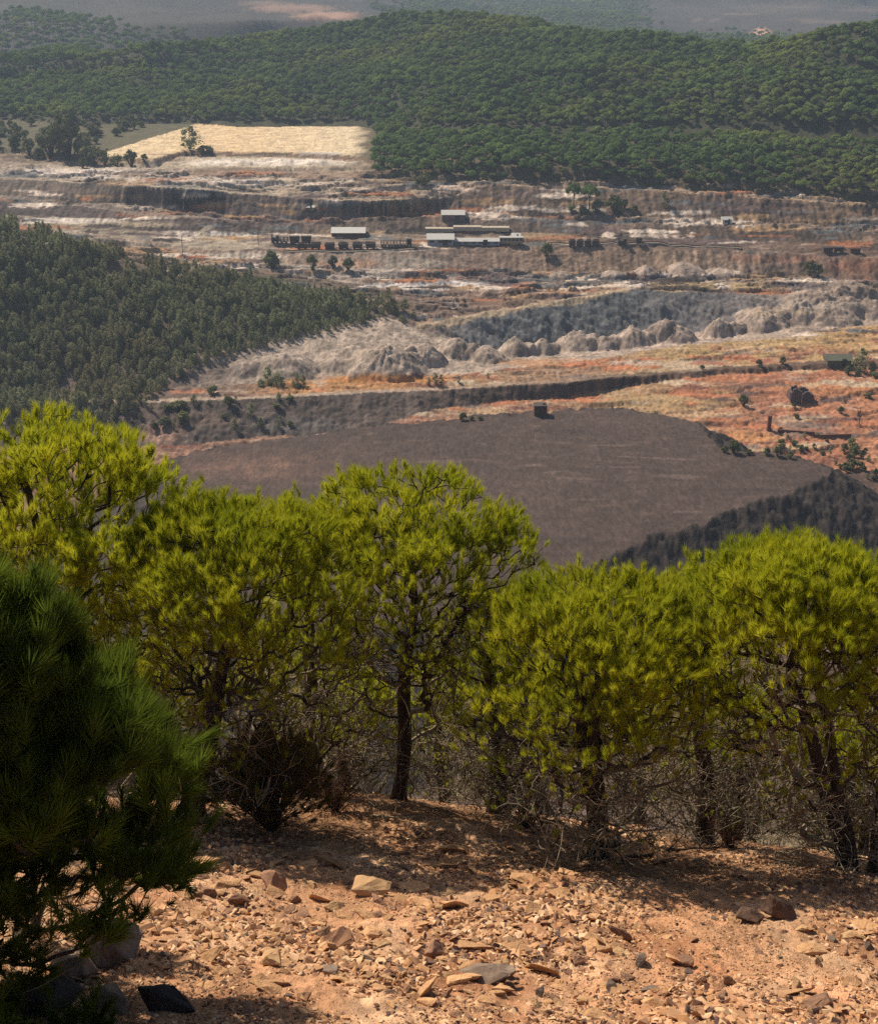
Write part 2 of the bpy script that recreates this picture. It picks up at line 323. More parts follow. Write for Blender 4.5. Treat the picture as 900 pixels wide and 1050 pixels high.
class MB:
    def __init__(s): s.v = []; s.f = []
    def add(s, V, Fc):
        b = len(s.v); s.v += [tuple(map(float, v)) for v in V]; s.f += [tuple(int(i) + b for i in f) for f in Fc]; return s
    def box(s, c, d, rz=0, tilt=0):
        x, y, z = d[0] / 2, d[1] / 2, d[2] / 2; V = []
        for k in (-z, z):
            for i, j in ((-x, -y), (x, -y), (x, y), (-x, y)):
                yy = j * math.cos(tilt) - k * math.sin(tilt); zz = j * math.sin(tilt) + k * math.cos(tilt)
                V.append((c[0] + i * math.cos(rz) - yy * math.sin(rz), c[1] + i * math.sin(rz) + yy * math.cos(rz), c[2] + zz))
        return s.add(V, [(3, 2, 1, 0), (4, 5, 6, 7), (0, 1, 5, 4), (1, 2, 6, 5), (2, 3, 7, 6), (3, 0, 4, 7)])
    def gable(s, c, d, h):      # ridge along x, c = middle of the eaves plane
        x, y = d[0] / 2, d[1] / 2; cx, cy, cz = c; t = .12
        V = [(cx - x, cy - y, cz), (cx + x, cy - y, cz), (cx + x, cy + y, cz), (cx - x, cy + y, cz), (cx - x, cy, cz + h), (cx + x, cy, cz + h)]
        return s.add(V, [(3, 2, 1, 0), (0, 1, 5, 4), (2, 3, 4, 5), (0, 4, 3), (1, 2, 5)])
    def cyl(s, a, b, r0, r1=None, n=10, caps=True):
        a = np.array(a, float); b = np.array(b, float); r1 = r0 if r1 is None else r1
        d = b - a; d /= np.linalg.norm(d); t = np.array((0, 0, 1.)) if abs(d[2]) < .9 else np.array((1., 0, 0)); p = np.cross(d, t); p /= np.linalg.norm(p); q = np.cross(d, p)
        V = []
        for c, r in ((a, r0), (b, r1)):
            for i in range(n):
                w = 2 * math.pi * i / n; V.append(c + r * (math.cos(w) * p + math.sin(w) * q))
        Fc = [(i, n + i, n + (i + 1) % n, (i + 1) % n) for i in range(n)]
        if caps: Fc += [tuple(range(n)), tuple(range(2 * n - 1, n - 1, -1))]
        return s.add(V, Fc)
    def build(s, name, mat, parent=None, loc=None, bevel=0):
        me = bpy.data.meshes.new(name); me.from_pydata(s.v, [], s.f); me.update()
        o = link(name, me, mat, parent, loc)
        if bevel:
            bm = bmesh.new(); bm.from_mesh(me); bmesh.ops.bevel(bm, geom=bm.edges[:], offset=bevel, segments=1, affect='EDGES'); bm.to_mesh(me); bm.free()
        return o
# ------------------------------------------------------------------ the ground sheet
def lin(c): return np.array(c, float)
def build_ground():
    fine = np.linspace(-.46, .46, 880)
    ext = np.array([.50, .56, .64, .74, .86, 1.0, 1.2])
    us = np.concatenate([-ext[::-1], fine, ext])
    Ys = np.concatenate([np.geomspace(1.2, 5.5, 40, endpoint=False), np.arange(5.5, 19, .034), np.geomspace(19, 150, 170, endpoint=False),
                         np.arange(150, 262, .8), np.arange(262, 540, .52), np.arange(540, 700, 1.7), np.geomspace(700, 3000, 170)])
    nu, ny = len(us), len(Ys)
    U, Y = np.meshgrid(us, Ys); X = U * Y; X = X.ravel(); Y = Y.ravel()
    Z, band, fr, hm = full_height(X, Y)
    px, py = project(X, Y, Z)
    # albedo of each band of the loft, keyed by px
    tan = (.46, .33, .17)
    B = {0: [(0, (.50, .29, .125))], 1: [(0, (.40, .235, .11))], 2: [(0, (.20, .13, .075))], 3: [(0, (.16, .12, .07))], 4: [(0, (.22, .14, .09)), (600, (.14, .10, .075)), (880, (.13, .09, .07))],
         5: [(0, (.28, .17, .12)), (850, (.13, .09, .075))],
         6: [(150, (.34, .20, .145)), (300, (.3, .19, .14)), (430, (.40, .25, .17)), (540, (.46, .29, .19)), (640, (.44, .30, .17)), (720, (.47, .29, .165)), (790, (.46, .22, .135)), (900, (.50, .25, .14))],
         7: [(150, (.15, .12, .105)), (230, (.11, .092, .083)), (400, (.12, .098, .087)), (560, (.14, .095, .075)), (660, (.15, .095, .07)), (760, (.15, .09, .062)), (900, (.15, .09, .062))],
         8: [(150, (.46, .38, .30)), (420, (.44, .35, .27)), (560, (.34, .26, .19)), (700, (.16, .115, .085)), (900, (.17, .12, .09))],
         9: [(150, (.19, .145, .11)), (240, (.26, .19, .15)), (300, (.48, .27, .11)), (450, (.46, .26, .12)), (520, (.36, .24, .15)), (600, (.38, .25, .16)), (700, (.46, .34, .17)), (800, (.50, .37, .18)), (900, (.50, .33, .16))],
         10: [(180, (.19, .15, .13)), (280, (.44, .385, .325)), (500, (.44, .38, .32)), (700, (.46, .39, .335)), (900, (.36, .30, .25))],
         11: [(0, (.13, .105, .075)), (180, (.14, .11, .085)), (260, (.17, .145, .135)), (400, (.16, .13, .115)), (430, (.25, .19, .155)), (480, (.20, .215, .225)), (560, (.165, .185, .20)), (640, (.145, .16, .175)), (720, (.20, .20, .21)), (800, (.27, .25, .235)), (900, (.33, .27, .22))],
         12: [(0, (.14, .11, .08)), (380, (.15, .12, .09)), (430, (.24, .18, .145)), (520, (.25, .175, .135)), (620, (.30, .22, .16)), (660, (.42, .33, .2)), (740, (.42, .33, .21)), (820, (.3, .235, .2)), (900, (.42, .33, .22))],
         13: [(0, (.32, .27, .22)), (400, (.50, .46, .41)), (450, (.46, .42, .38)), (490, (.17, .165, .17)), (560, (.10, .10, .11)), (690, (.12, .115, .125)), (760, (.26, .215, .195)), (900, (.30, .24, .2))],
         14: [(300, (.34, .27, .21)), (400, (.30, .25, .21)), (480, (.24, .18, .145)), (560, (.27, .2, .15)), (700, (.29, .22, .16)), (820, (.2, .15, .12)), (900, (.26, .16, .11))],
         15: [(0, (.40, .35, .27)), (200, (.46, .40, .30)), (300, (.36, .3, .24)), (420, (.36, .29, .22)), (560, (.36, .27, .19)), (640, (.24, .18, .14)), (900, (.26, .18, .135))],
         16: [(0, (.17, .135, .13)), (220, (.2, .155, .14)), (330, (.28, .22, .17)), (450, (.27, .21, .165)), (560, (.23, .18, .15)), (640, (.28, .215, .17)), (760, (.17, .13, .11)), (900, (.25, .19, .15))],
         17: [(0, (.36, .31, .25)), (200, (.40, .34, .25)), (300, (.33, .25, .2)), (470, (.42, .34, .24)), (620, (.34, .27, .21)), (900, (.36, .28, .21))],
         18: [(0, (.24, .195, .165)), (150, (.28, .235, .20)), (205, (.25, .21, .185)), (300, (.24, .19, .15)), (450, (.25, .2, .16)), (540, (.28, .21, .165)), (660, (.33, .245, .175)), (800, (.31, .225, .17)), (900, (.38, .27, .17))],
         19: [(0, (.33, .28, .23)), (60, (.46, .41, .33)), (200, (.48, .43, .34)), (300, (.47, .40, .30)), (400, (.42, .35, .26)), (500, (.44, .34, .25)), (900, (.42, .32, .22))],
         20: [(0, (.19, .15, .11)), (110, (.26, .2, .15)), (150, (.50, .45, .33)), (350, (.48, .41, .30)), (390, (.2, .15, .11)), (430, (.13, .105, .06)), (900, (.12, .10, .055))],
         21: [(0, (.15, .12, .07)), (110, (.26, .17, .11)), (370, (.27, .18, .12)), (390, (.15, .12, .07)), (900, (.07, .065, .035))],
         22: [(0, (.15, .125, .075)), (80, (.18, .14, .09)), (100, (.80, .69, .45)), (240, (.80, .63, .38)), (362, (.80, .70, .48)), (378, (.14, .12, .07)), (900, (.06, .06, .03))],
         23: [(0, (.055, .06, .03))], 24: [(0, (.055, .06, .03))], 25: [(0, (.055, .06, .035))],
         26: [(0, (.042, .043, .042))],
         27: [(0, (.042, .044, .045)), (280, (.046, .045, .044)), (340, (.11, .08, .065)), (420, (.06, .055, .045)), (640, (.052, .048, .044)), (760, (.06, .053, .048)), (900, (.058, .052, .047))],
         28: [(0, (.042, .044, .045)), (280, (.05, .047, .044)), (420, (.042, .045, .042)), (640, (.045, .045, .042)), (720, (.058, .052, .048)), (900, (.058, .052, .048))],
         29: [(0, (.09, .085, .065))], 30: [(0, (.1, .09, .07))], 31: [(0, (.1, .09, .07))]}
    C = np.zeros((len(X), 3)); gain = {15: .8, 16: .62, 18: .66, 13: .9, 17: .85, 14: 1.05}
    pxn = px + 14 * fbm(X / 12, Y / 12, 3)
    for k in range(NL - 1):
        m = band == k
        if not m.any(): continue
        tb = B.get(k, [(0, (.2, .15, .1))]); xs = [a for a, _ in tb]; cs = np.array([c for _, c in tb])
        for ch in range(3): C[m, ch] = np.interp(pxn[m], xs, cs[:, ch]) * gain.get(k, 1.)
    far = Y > 140
    # streaks of paler and of darker earth along the benches
    st1 = fbm(X / 9, Y / 2.4, 5, .6); st2 = fbm(X / 5 + 40, Y / 5, 4); st3 = fbm(X / 26 + 9, Y / 9 + 3, 3)
    ky = far & (Y < 680)
    st4 = fbm(X / 1.6, Y / 3. + 5, 3)
    C[ky] *= (1 + .45 * st1[ky] + .35 * st2[ky] + .35 * st4[ky])[:, None]
    pale = sst(.16, .42, st1 + .35 * st3) * np.isin(band, (6, 9, 12, 13, 15, 17, 19, 20)) * ky * (hm == 0)
    C += (np.array((.58, .50, .41)) - C) * (pale * .7)[:, None]
    dark = sst(.18, .45, -st1 + .4 * st2) * np.isin(band, (6, 9, 12, 13, 15, 17, 19)) * ky * (hm == 0)
    C += (np.array((.15, .105, .085)) - C) * (dark * .6)[:, None]
    red = sst(.1, .4, st3 + .3 * st2) * np.isin(band, (5, 6, 7, 9)) * ky * (hm == 0) * sst(560, 760, px)
    C += (np.array((.46, .20, .11)) - C) * (red * .55)[:, None]
    # pale crests on the mounds
    mz = (band == 10) & (hm == 0)
    C[mz] *= (1 + .5 * st2[mz])[:, None]
    # patches of ground colour, and of shade painted on as dark colour: px, py, half sizes, colour, strength
    P = [(545, 438, 70, 12, (.50, .31, .21), .6), (760, 448, 55, 8, (.62, .33, .15), .9), (800, 470, 90, 8, (.48, .23, .14), .7), (690, 410, 70, 14, (.50, .38, .2), .7), (850, 398, 70, 9, (.56, .27, .12), .7),
         (820, 437, 45, 12, (.24, .2, .175), .8), (700, 375, 40, 6, (.62, .52, .40), .7), (650, 372, 30, 4, (.6, .5, .42), .8), (400, 388, 90, 5, (.60, .30, .10), .85), (560, 372, 60, 5, (.50, .27, .13), .7),
         (880, 330, 30, 5, (.5, .42, .34), .6), (800, 320, 40, 4, (.55, .46, .34), .8), (840, 312, 45, 6, (.5, .45, .38), .7), (775, 345, 50, 4, (.5, .43, .35), .6), (700, 293, 150, 4, (.50, .40, .22), .7),
         (440, 292, 60, 6, (.62, .58, .52), .85), (520, 283, 50, 3, (.5, .47, .43), .7), (820, 292, 40, 6, (.11, .10, .115), .8), (640, 286, 60, 5, (.10, .10, .115), .7), (800, 265, 60, 5, (.38, .2, .13), .5), (880, 272, 40, 8, (.34, .17, .11), .6),
         (197, 208, 30, 13, (.03, .03, .034), .95), (110, 203, 60, 7, (.14, .115, .10), .6), (345, 216, 26, 8, (.12, .09, .09), .8), (404, 217, 44, 10, (.022, .022, .027), 1.), (256, 158, 118, 2.2, (.17, .12, .09), .85), (262, 174, 112, 3, (.19, .14, .11), .8), (330, 180, 60, 5, (.3, .2, .15), .6), (240, 220, 60, 8, (.17, .125, .12), .6), (130, 230, 70, 4, (.5, .44, .33), .7), (100, 238, 70, 3, (.5, .46, .36), .6), (230, 250, 70, 6, (.5, .45, .36), .7), (300, 225, 60, 8, (.17, .125, .12), .7),  # the near-black ellipses paint shade onto the scarp and the cutting
         (320, 211, 22, 3, (.62, .56, .42), .8), (500, 206, 34, 4, (.55, .37, .2), .7), (370, 238, 40, 3, (.5, .38, .24), .6), (560, 243, 40, 4, (.5, .37, .22), .6), (690, 250, 120, 5, (.2, .15, .125), .6), (740, 213, 70, 9, (.145, .11, .10), .75), (590, 228, 30, 8, (.13, .105, .09), .7), (360, 270, 40, 5, (.48, .3, .2), .7),
         (420, 270, 40, 8, (.46, .43, .36), .6), (262, 166, 105, 4.5, (1.0, .96, .86), .9), (80, 177, 90, 5, (.95, .9, .82), .8), (200, 185, 90, 4, (.85, .8, .74), .8), (60, 226, 70, 3.5, (.95, .9, .8), .85), (200, 240, 70, 4, (.95, .9, .8), .8), (440, 292, 70, 6, (.9, .88, .85), .85), (250, 262, 60, 4, (.8, .74, .64), .7), (330, 157, 30, 1.5, (.7, .68, .64), .7), (240, 190, 60, 4, (.5, .47, .41), .6), (40, 195, 60, 5, (.26, .21, .17), .6), (180, 165, 30, 3, (.4, .3, .22), .5),
         (300, 8, 50, 5, (.33, .215, .16), .85), (335, 16, 40, 5, (.42, .26, .19), .9), (270, 3, 30, 3, (.25, .17, .13), .7), (780, 33, 11, 5, (.62, .36, .25), 1.), (800, 8, 50, 7, (.12, .095, .08), .5), (830, 20, 30, 2, (.15, .12, .10), .7), (880, 10, 26, 2, (.18, .13, .11), .8),
         (30, 140, 75, 17, (.13, .115, .065), .9), (110, 132, 60, 6, (.14, .12, .07), .9), (690, 8, 30, 2, (.09, .075, .066), .7), (760, 14, 25, 1.6, (.15, .12, .105), .8), (725, 20, 22, 1.5, (.16, .13, .115), .8), (845, 22, 26, 1.6, (.17, .135, .12), .8), (820, 7, 24, 1.5, (.14, .11, .10), .8), (250, 478, 55, 10, (.25, .155, .115), .75), (165, 446, 26, 12, (.40, .26, .20), .8), (300, 436, 60, 10, (.17, .165, .165), .6), (215, 430, 40, 9, (.2, .15, .12), .6), (95, 250, 22, 4, (.4, .3, .22), .6), (110, 270, 40, 12, (.25, .18, .13), .6)]
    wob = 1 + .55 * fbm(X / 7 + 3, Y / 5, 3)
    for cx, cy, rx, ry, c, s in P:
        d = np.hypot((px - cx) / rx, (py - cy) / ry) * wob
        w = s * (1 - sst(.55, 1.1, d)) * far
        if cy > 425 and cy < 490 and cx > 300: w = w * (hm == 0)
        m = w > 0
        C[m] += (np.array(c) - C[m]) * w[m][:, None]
    tri = (band == 22) & (py < 158.5 - (px - 100) * .316 + 2 * st2) & (px < 200)
    C[tri] = np.array((.12, .115, .06)) * (1 + .4 * st2[tri])[:, None]
    # small patches of spilled ore, ash, clay and rust, ragged and drawn out along the benches
    o_ = np.argsort(py); ps = py[o_]; rr = np.random.RandomState(19); rot = fbm(X / 4 + 3, Y / 2.4, 4)
    PAL = [((.80, .72, .62), 4), ((.46, .32, .18), 2.4), ((.07, .052, .046), 4), ((.17, .125, .125), 2.5), ((.15, .17, .185), 2.6), ((.44, .2, .10), 2), ((.30, .22, .16), 2)]
    PA2 = [((.60, .43, .27), 1.4), ((.54, .24, .125), 3.2), ((.25, .115, .08), 2.5), ((.14, .09, .075), 1.), ((.60, .50, .36), 1.6), ((.42, .2, .13), 2), ((.26, .21, .18), 1)]
    SPB = np.ones(64, bool); SPB[[7, 8, 10, 11, 14, 20, 21, 22]] = False
    def spill(n, pal, x0, x1, y0, y1, r0, r1, h0, h1, s0=1.1):
        w_ = np.array([p[1] for p in pal]); w_ = w_ / w_.sum()
        for i in range(n):
            cx = rr.uniform(x0, x1); cy = rr.uniform(y0, y1); rx = rr.uniform(r0, r1); ry = rr.uniform(h0, h1); c = pal[rr.choice(len(pal), p=w_)][0]; tl = rr.uniform(-.05, .05)
            a, b = np.searchsorted(ps, (cy - 1.7 * ry - 3, cy + 1.7 * ry + 3)); q = o_[a:b]; q = q[np.abs(px[q] - cx) < 1.6 * rx]; q = q[(hm[q] == 0) & (Y[q] > 280) & SPB[band[q]] & ~((band[q] == 12) & (px[q] < 0))]
            if not len(q): continue
            d = np.hypot((px[q] - cx) / rx, (py[q] - cy - tl * (px[q] - cx)) / ry) + .9 * rot[q]; w = s0 * rr.uniform(.6, 1.3) * (1 - sst(.6, .95, d)); C[q] += (np.array(c) * (1 + .3 * st2[q])[:, None] - C[q]) * np.clip(w, 0, 1)[:, None]
    spill(380, PAL, -10, 910, 176, 300, 8, 52, 1.2, 4.2); spill(110, PAL, 420, 910, 286, 345, 8, 40, 1., 4.); spill(60, PAL, 180, 430, 320, 385, 6, 24, 1.5, 5)
    spill(190, PA2, 420, 910, 345, 478, 8, 42, 1.2, 4.5); spill(60, PA2, 140, 520, 380, 470, 8, 34, 1., 3.)
    # stains that run down the faces
    fc = np.isin(band, (7, 14, 16, 18)) & (hm == 0)
    C[fc] *= (1 + .55 * perlin(X[fc] / 1.4, Z[fc] / 7) + .5 * fbm(X[fc] / 3.5 + 5, Z[fc] / 2.2, 4))[:, None]
    # road from the pit rim, track on the bench
    def road(pts, half, c, s=.85):
        Q = np.array([hit(*p, ymin=380)[:2] for p in pts])
        m = (Y > 380) & (Y < 520); d = np.full(m.sum(), 1e9)
        for a, b in zip(Q[:-1], Q[1:]):
            e = b - a; t = np.clip(((X[m] - a[0]) * e[0] + (Y[m] - a[1]) * e[1]) / (e @ e), 0, 1)
            d = np.minimum(d, np.hypot(X[m] - a[0] - t * e[0], Y[m] - a[1] - t * e[1]))
        w = s * (1 - sst(half * .7, half * 1.3, d + .4 * st2[m]))
        C[m] += (np.array(c) - C[m]) * w[:, None]
    road([(432, 333), (480, 325), (520, 318), (560, 311), (600, 304), (640, 297)], 1.6, (.56, .46, .31))
    road([(0, 201), (60, 208), (120, 215), (180, 222), (240, 226)], 1.1, (.34, .29, .24))
    road([(215, 232), (205, 240), (235, 246), (262, 252)], 1.1, (.58, .52, .40))
    # ruts, dumped loads and pale dust on the flat top of the heap
    # heap
    h1 = hm == 1; h2 = hm == 2
    keep = C.copy()
    hb = fbm(X / 30, Y / 18, 4); hb2 = fbm(X / 6, Y / 2.5, 4)
    C[h1] = np.array((.098, .074, .066)) * (1 + .25 * hb[h1] + .2 * hb2[h1])[:, None]
    scar = sst(.30, .5, hb2) * h1
    C += (np.array((.175, .13, .112)) - C) * (.5 * scar)[:, None]
    C[h2] = np.array((.06, .05, .046)) * (1 + .9 * fbm((X + .4 * Y) / 2.2, Z / 1.6, 4)[h2])[:, None]
    for k_ in range(26):
        cx = rr.uniform(330, 800); cy = rr.uniform(430, 555); rx = rr.uniform(14, 60); ry = rr.uniform(.8, 2.6); tl = rr.uniform(-.12, .05); c = ((.165, .125, .115), (.066, .05, .046), (.19, .15, .135), (.085, .06, .052))[rr.randint(4)]
        q = np.where(h1 & (np.abs(px - cx) < 1.6 * rx) & (np.abs(py - cy) < 3 * ry + 12))[0]
        d = np.hypot((px[q] - cx) / rx, (py[q] - cy - tl * (px[q] - cx)) / ry) + .9 * rot[q]; C[q] += (np.array(c) - C[q]) * (.75 * (1 - sst(.5, .95, d)))[:, None]
    lf = h1 & (px < 420); w = (np.exp(-np.hypot((px - 255) / 75, (py - 478) / 13) ** 2) * (.5 + st2))[lf]
    C[lf] += (np.array((.27, .17, .13)) - C[lf]) * np.clip(w, 0, .8)[:, None]
    # near slope: rusty scree, paler fans and needle litter under the pines
    nr = Y < 60; f1 = fbm(X / 1.3, Y / 1.3, 4); f2 = fbm(X / .35 + 7, Y / .35, 3); f3 = fbm(X / 3.5 + 2, Y / 3.5, 3)
    A = np.array((.57, .30, .16))[None] * np.ones((nr.sum(), 1))
    A += (np.array((.70, .44, .265)) - A) * (.75 * sst(-.02, .35, f1[nr]))[:, None]
    A += (np.array((.40, .175, .085)) - A) * (.7 * sst(.05, .4, -f1[nr] + .5 * f3[nr]))[:, None]
    A *= (1 + .35 * f2[nr])[:, None]
    lit = np.zeros(nr.sum())                                   # needle litter in a ragged ring round each trunk
    for bx, by, bY in ((410, 822, 15.2), (612, 880, 13.), (865, 890, 13.), (205, 845, 13.5), (270, 850, 13.2), (90, 860, 13.5), (905, 892, 13), (500, 830, 15.6), (720, 860, 15.2), (330, 830, 15.5)):
        q = at(bx, by, bY); lit = np.maximum(lit, 1 - sst(.5, 1.9, np.hypot(X[nr] - q[0], Y[nr] - q[1]) * (1 + .6 * f1[nr] + .5 * f2[nr])))
    A += (np.array((.23, .125, .065)) - A) * (.85 * lit)[:, None]
    k = sst(16, 24, Y[nr]); A += (np.array((.17, .12, .07)) * (1 + .5 * f3[nr])[:, None] - A) * k[:, None]
    C[nr] = A
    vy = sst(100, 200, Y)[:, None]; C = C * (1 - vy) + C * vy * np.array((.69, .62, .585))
    C = np.clip(C, .012, .8)
    idx = np.arange(nu * ny).reshape(ny, nu)
    Fc = np.stack([idx[:-1, :-1], idx[:-1, 1:], idx[1:, 1:], idx[1:, :-1]], -1).reshape(-1, 4)
    V = np.stack([X, Y, Z], -1)
    # the slope carries on behind and beside the camera
    bx = np.linspace(-40, 40, 21); by = np.array([-40, -25, -12, -6, -3, -1, .4, 1.2])
    BX, BY = np.meshgrid(bx, by); bz = near_z(np.clip(BX.ravel(), -12, 12), np.clip(BY.ravel(), 0, 3)) - .45 * np.minimum(BY.ravel(), 0) * .4 - .08
    b0 = len(V); V = np.concatenate([V, np.stack([BX.ravel(), BY.ravel(), bz], -1)])
    bi = np.arange(len(bz)).reshape(len(by), len(bx)) + b0
    Fc = np.concatenate([Fc, np.stack([bi[:-1, :-1], bi[:-1, 1:], bi[1:, 1:], bi[1:, :-1]], -1).reshape(-1, 4)])
    C = np.concatenate([C, np.tile((.45, .28, .13), (len(bz), 1))])
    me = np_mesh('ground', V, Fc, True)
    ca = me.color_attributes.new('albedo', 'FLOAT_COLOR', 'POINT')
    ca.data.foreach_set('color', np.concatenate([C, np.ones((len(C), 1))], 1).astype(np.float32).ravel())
    o = link('ground', me, M['ground']); tag(o, 'rusty mine valley with terraces, dark spoil heap and wooded hills', 'terrain', kind='structure')
build_ground(); print('ground', round(time.time() - T0, 1))
# ------------------------------------------------------------------ leaf-clump templates for trees far away
def unit(n, r): v = r.normal(size=(n, 3)); return v / np.linalg.norm(v, axis=1)[:, None]
def leaf_tris(P, Nn, size, r, jit=.7):
    """one triangle per point, facing roughly along Nn"""
    n = len(P); nn = Nn + jit * unit(n, r); nn /= np.linalg.norm(nn, axis=1)[:, None]
    t = np.cross(nn, unit(n, r)); t /= np.linalg.norm(t, axis=1)[:, None]; b = np.cross(nn, t)
    s = (size * r.uniform(.6, 1.4, n))[:, None]; V = np.empty((n, 3, 3))
    for i in range(3):
        w = 2 * math.pi * i / 3 + r.uniform(0, .8); V[:, i] = P + s * (math.cos(w) * t + math.sin(w) * b)
    return V.reshape(-1, 3)
def ico(r, sub=1):
    bm = bmesh.new(); bmesh.ops.create_icosphere(bm, subdivisions=sub, radius=r)
    V = np.array([v.co[:] for v in bm.verts]); Fc = np.array([[v.index for v in f.verts] for f in bm.faces]); bm.free(); return V, Fc
def tube(a, b, r0, r1, n=5):
    mb = MB().cyl(a, b, r0, r1, n, caps=False); V = np.array(mb.v); Fc = []
    for f in mb.f: Fc += [(f[0], f[1], f[2]), (f[0], f[2], f[3])]
    return V, np.array(Fc)
class Acc:
    def __init__(s): s.V = []; s.F = []; s.m = []; s.n = 0
    def add(s, V, Fc, mi): s.V.append(np.asarray(V, float)); s.F.append(np.asarray(Fc) + s.n); s.m.append(np.full(len(Fc), mi)); s.n += len(V)
    def tris(s, V, mi): s.add(V, np.arange(len(V)).reshape(-1, 3), mi)
    def out(s): return np.concatenate(s.V), np.concatenate(s.F), np.concatenate(s.m)
def far_pine(seed, n=620, umb=.5, h=6.4, R=3.1):
    r = np.random.RandomState(seed); a = Acc()
    nl = 16; L = []
    for i in range(nl):
        w = 2.4 * i + r.uniform(-.3, .3); q = math.sqrt((i + .5) / nl)
        c = np.array((math.cos(w) * q * R * .78, math.sin(w) * q * R * .78, h * (.62 + .26 * math.sqrt(max(0, 1 - q * q)) - .06 * q) + r.uniform(-.35, .35)))
        L.append((c, R * r.uniform(.27, .42)))
    k = n // nl
    for c, rad in L:
        d = unit(k, r); d[:, 2] = np.where(d[:, 2] < -.35, -d[:, 2], d[:, 2])
        P = c + d * np.array((1, 1, .78)) * (rad * r.uniform(.78, 1.06, k))[:, None]
        a.tris(leaf_tris(P, d, .27, r, .45), 0)
        V, Fc = ico(rad * .74); a.add(V * np.array((1, 1, .75)) + c, Fc, 0)
    V, Fc = tube((0, 0, -.6), (.1, 0, h * .7), .22, .1); a.add(V, Fc, 1)
    for i in range(5):
        c, rad = L[3 * i]; V, Fc = tube((.05, 0, h * .42), c, .1, .04, 4); a.add(V, Fc, 1)
    return a.out()
def slim_tree(seed, n=520, h=6., R=1.25):
    r = np.random.RandomState(seed); a = Acc()
    for i in range(15):
        t = (i + .5) / 15; rr = R * (1.05 * (1 - t ** 1.6) ** .6 + .12) * (.55 + .45 * min(1, t * 4))
        for j in range(2):
            w = r.uniform(0, 6.28); c = np.array((math.cos(w) * rr * .55, math.sin(w) * rr * .55, h * (.12 + .82 * t) + r.uniform(-.15, .15))); rad = rr * r.uniform(.42, .66) + .06
            k = n // 30 + 1; d = unit(k, r); P = c + d * np.array((1, 1, 1.25)) * (rad * r.uniform(.6, 1.15, k))[:, None]
            a.tris(leaf_tris(P, d + np.array((0, 0, .3)), .17, r, .6), 0)
            if j == 0: V, Fc = ico(rad * .4, 1); a.add(V * np.array((1, 1, 1.2)) + c, Fc, 0)
    V, Fc = tube((0, 0, -.5), (0, 0, h * .9), .1, .02); a.add(V, Fc, 1)
    return a.out()
def shrub_t(seed, n=330, h=1.9, R=1.1):
    r = np.random.RandomState(seed); a = Acc()
    for i in range(11):
        w = r.uniform(0, 6.28); q = math.sqrt(r.uniform(0, 1)); c = np.array((math.cos(w) * q * R * .7, math.sin(w) * q * R * .7, h * (.35 + .4 * (1 - q * q) + r.uniform(-.08, .12)))); rad = R * r.uniform(.3, .48)
        k = n // 11; d = unit(k, r); P = c + d * (rad * r.uniform(.6, 1.15, k))[:, None]
        a.tris(leaf_tris(P, d, .15, r, .6), 0); V, Fc = ico(rad * .68, 1); a.add(V * np.array((1, 1, .9)) + c, Fc, 0)
        V, Fc = tube((0, 0, -.3), c, .06, .02, 4); a.add(V, Fc, 1)
    return a.out()
def tmesh(name, t, mats):
    me = np_mesh(name, t[0], t[1], False, t[2])
    for m in mats: me.materials.append(m)
    return me
FP = [far_pine(11), far_pine(12, h=5.6, R=3.3), far_pine(13, h=7.2, R=2.9)]
ST_ = [slim_tree(21, h=5.4, R=1.5), slim_tree(22, h=4.6, R=1.9), slim_tree(23, h=6.4, R=1.3)]
SH = [shrub_t(31), shrub_t(32, h=1.4, R=1.2), shrub_t(33, h=2.4, R=.95)]
FPm = [tmesh('far_pine_mesh', t, (M['far_leaf'], M['bark'])) for t in FP]
STm = [tmesh('slim_tree_mesh', t, (M['spur_leaf'], M['bark'])) for t in ST_]
SHm = [tmesh('shrub_mesh', t, (M['shrub_leaf'], M['bark'])) for t in SH]
def inst(name, me, loc, s, rz, label, cat, group=None):
    o = bpy.data.objects.new(name, me); COL.objects.link(o); o.location = loc; o.rotation_euler = (0, 0, rz)
    o.scale = s if isinstance(s, tuple) else (s, s, s)
    return tag(o, label, cat, group)
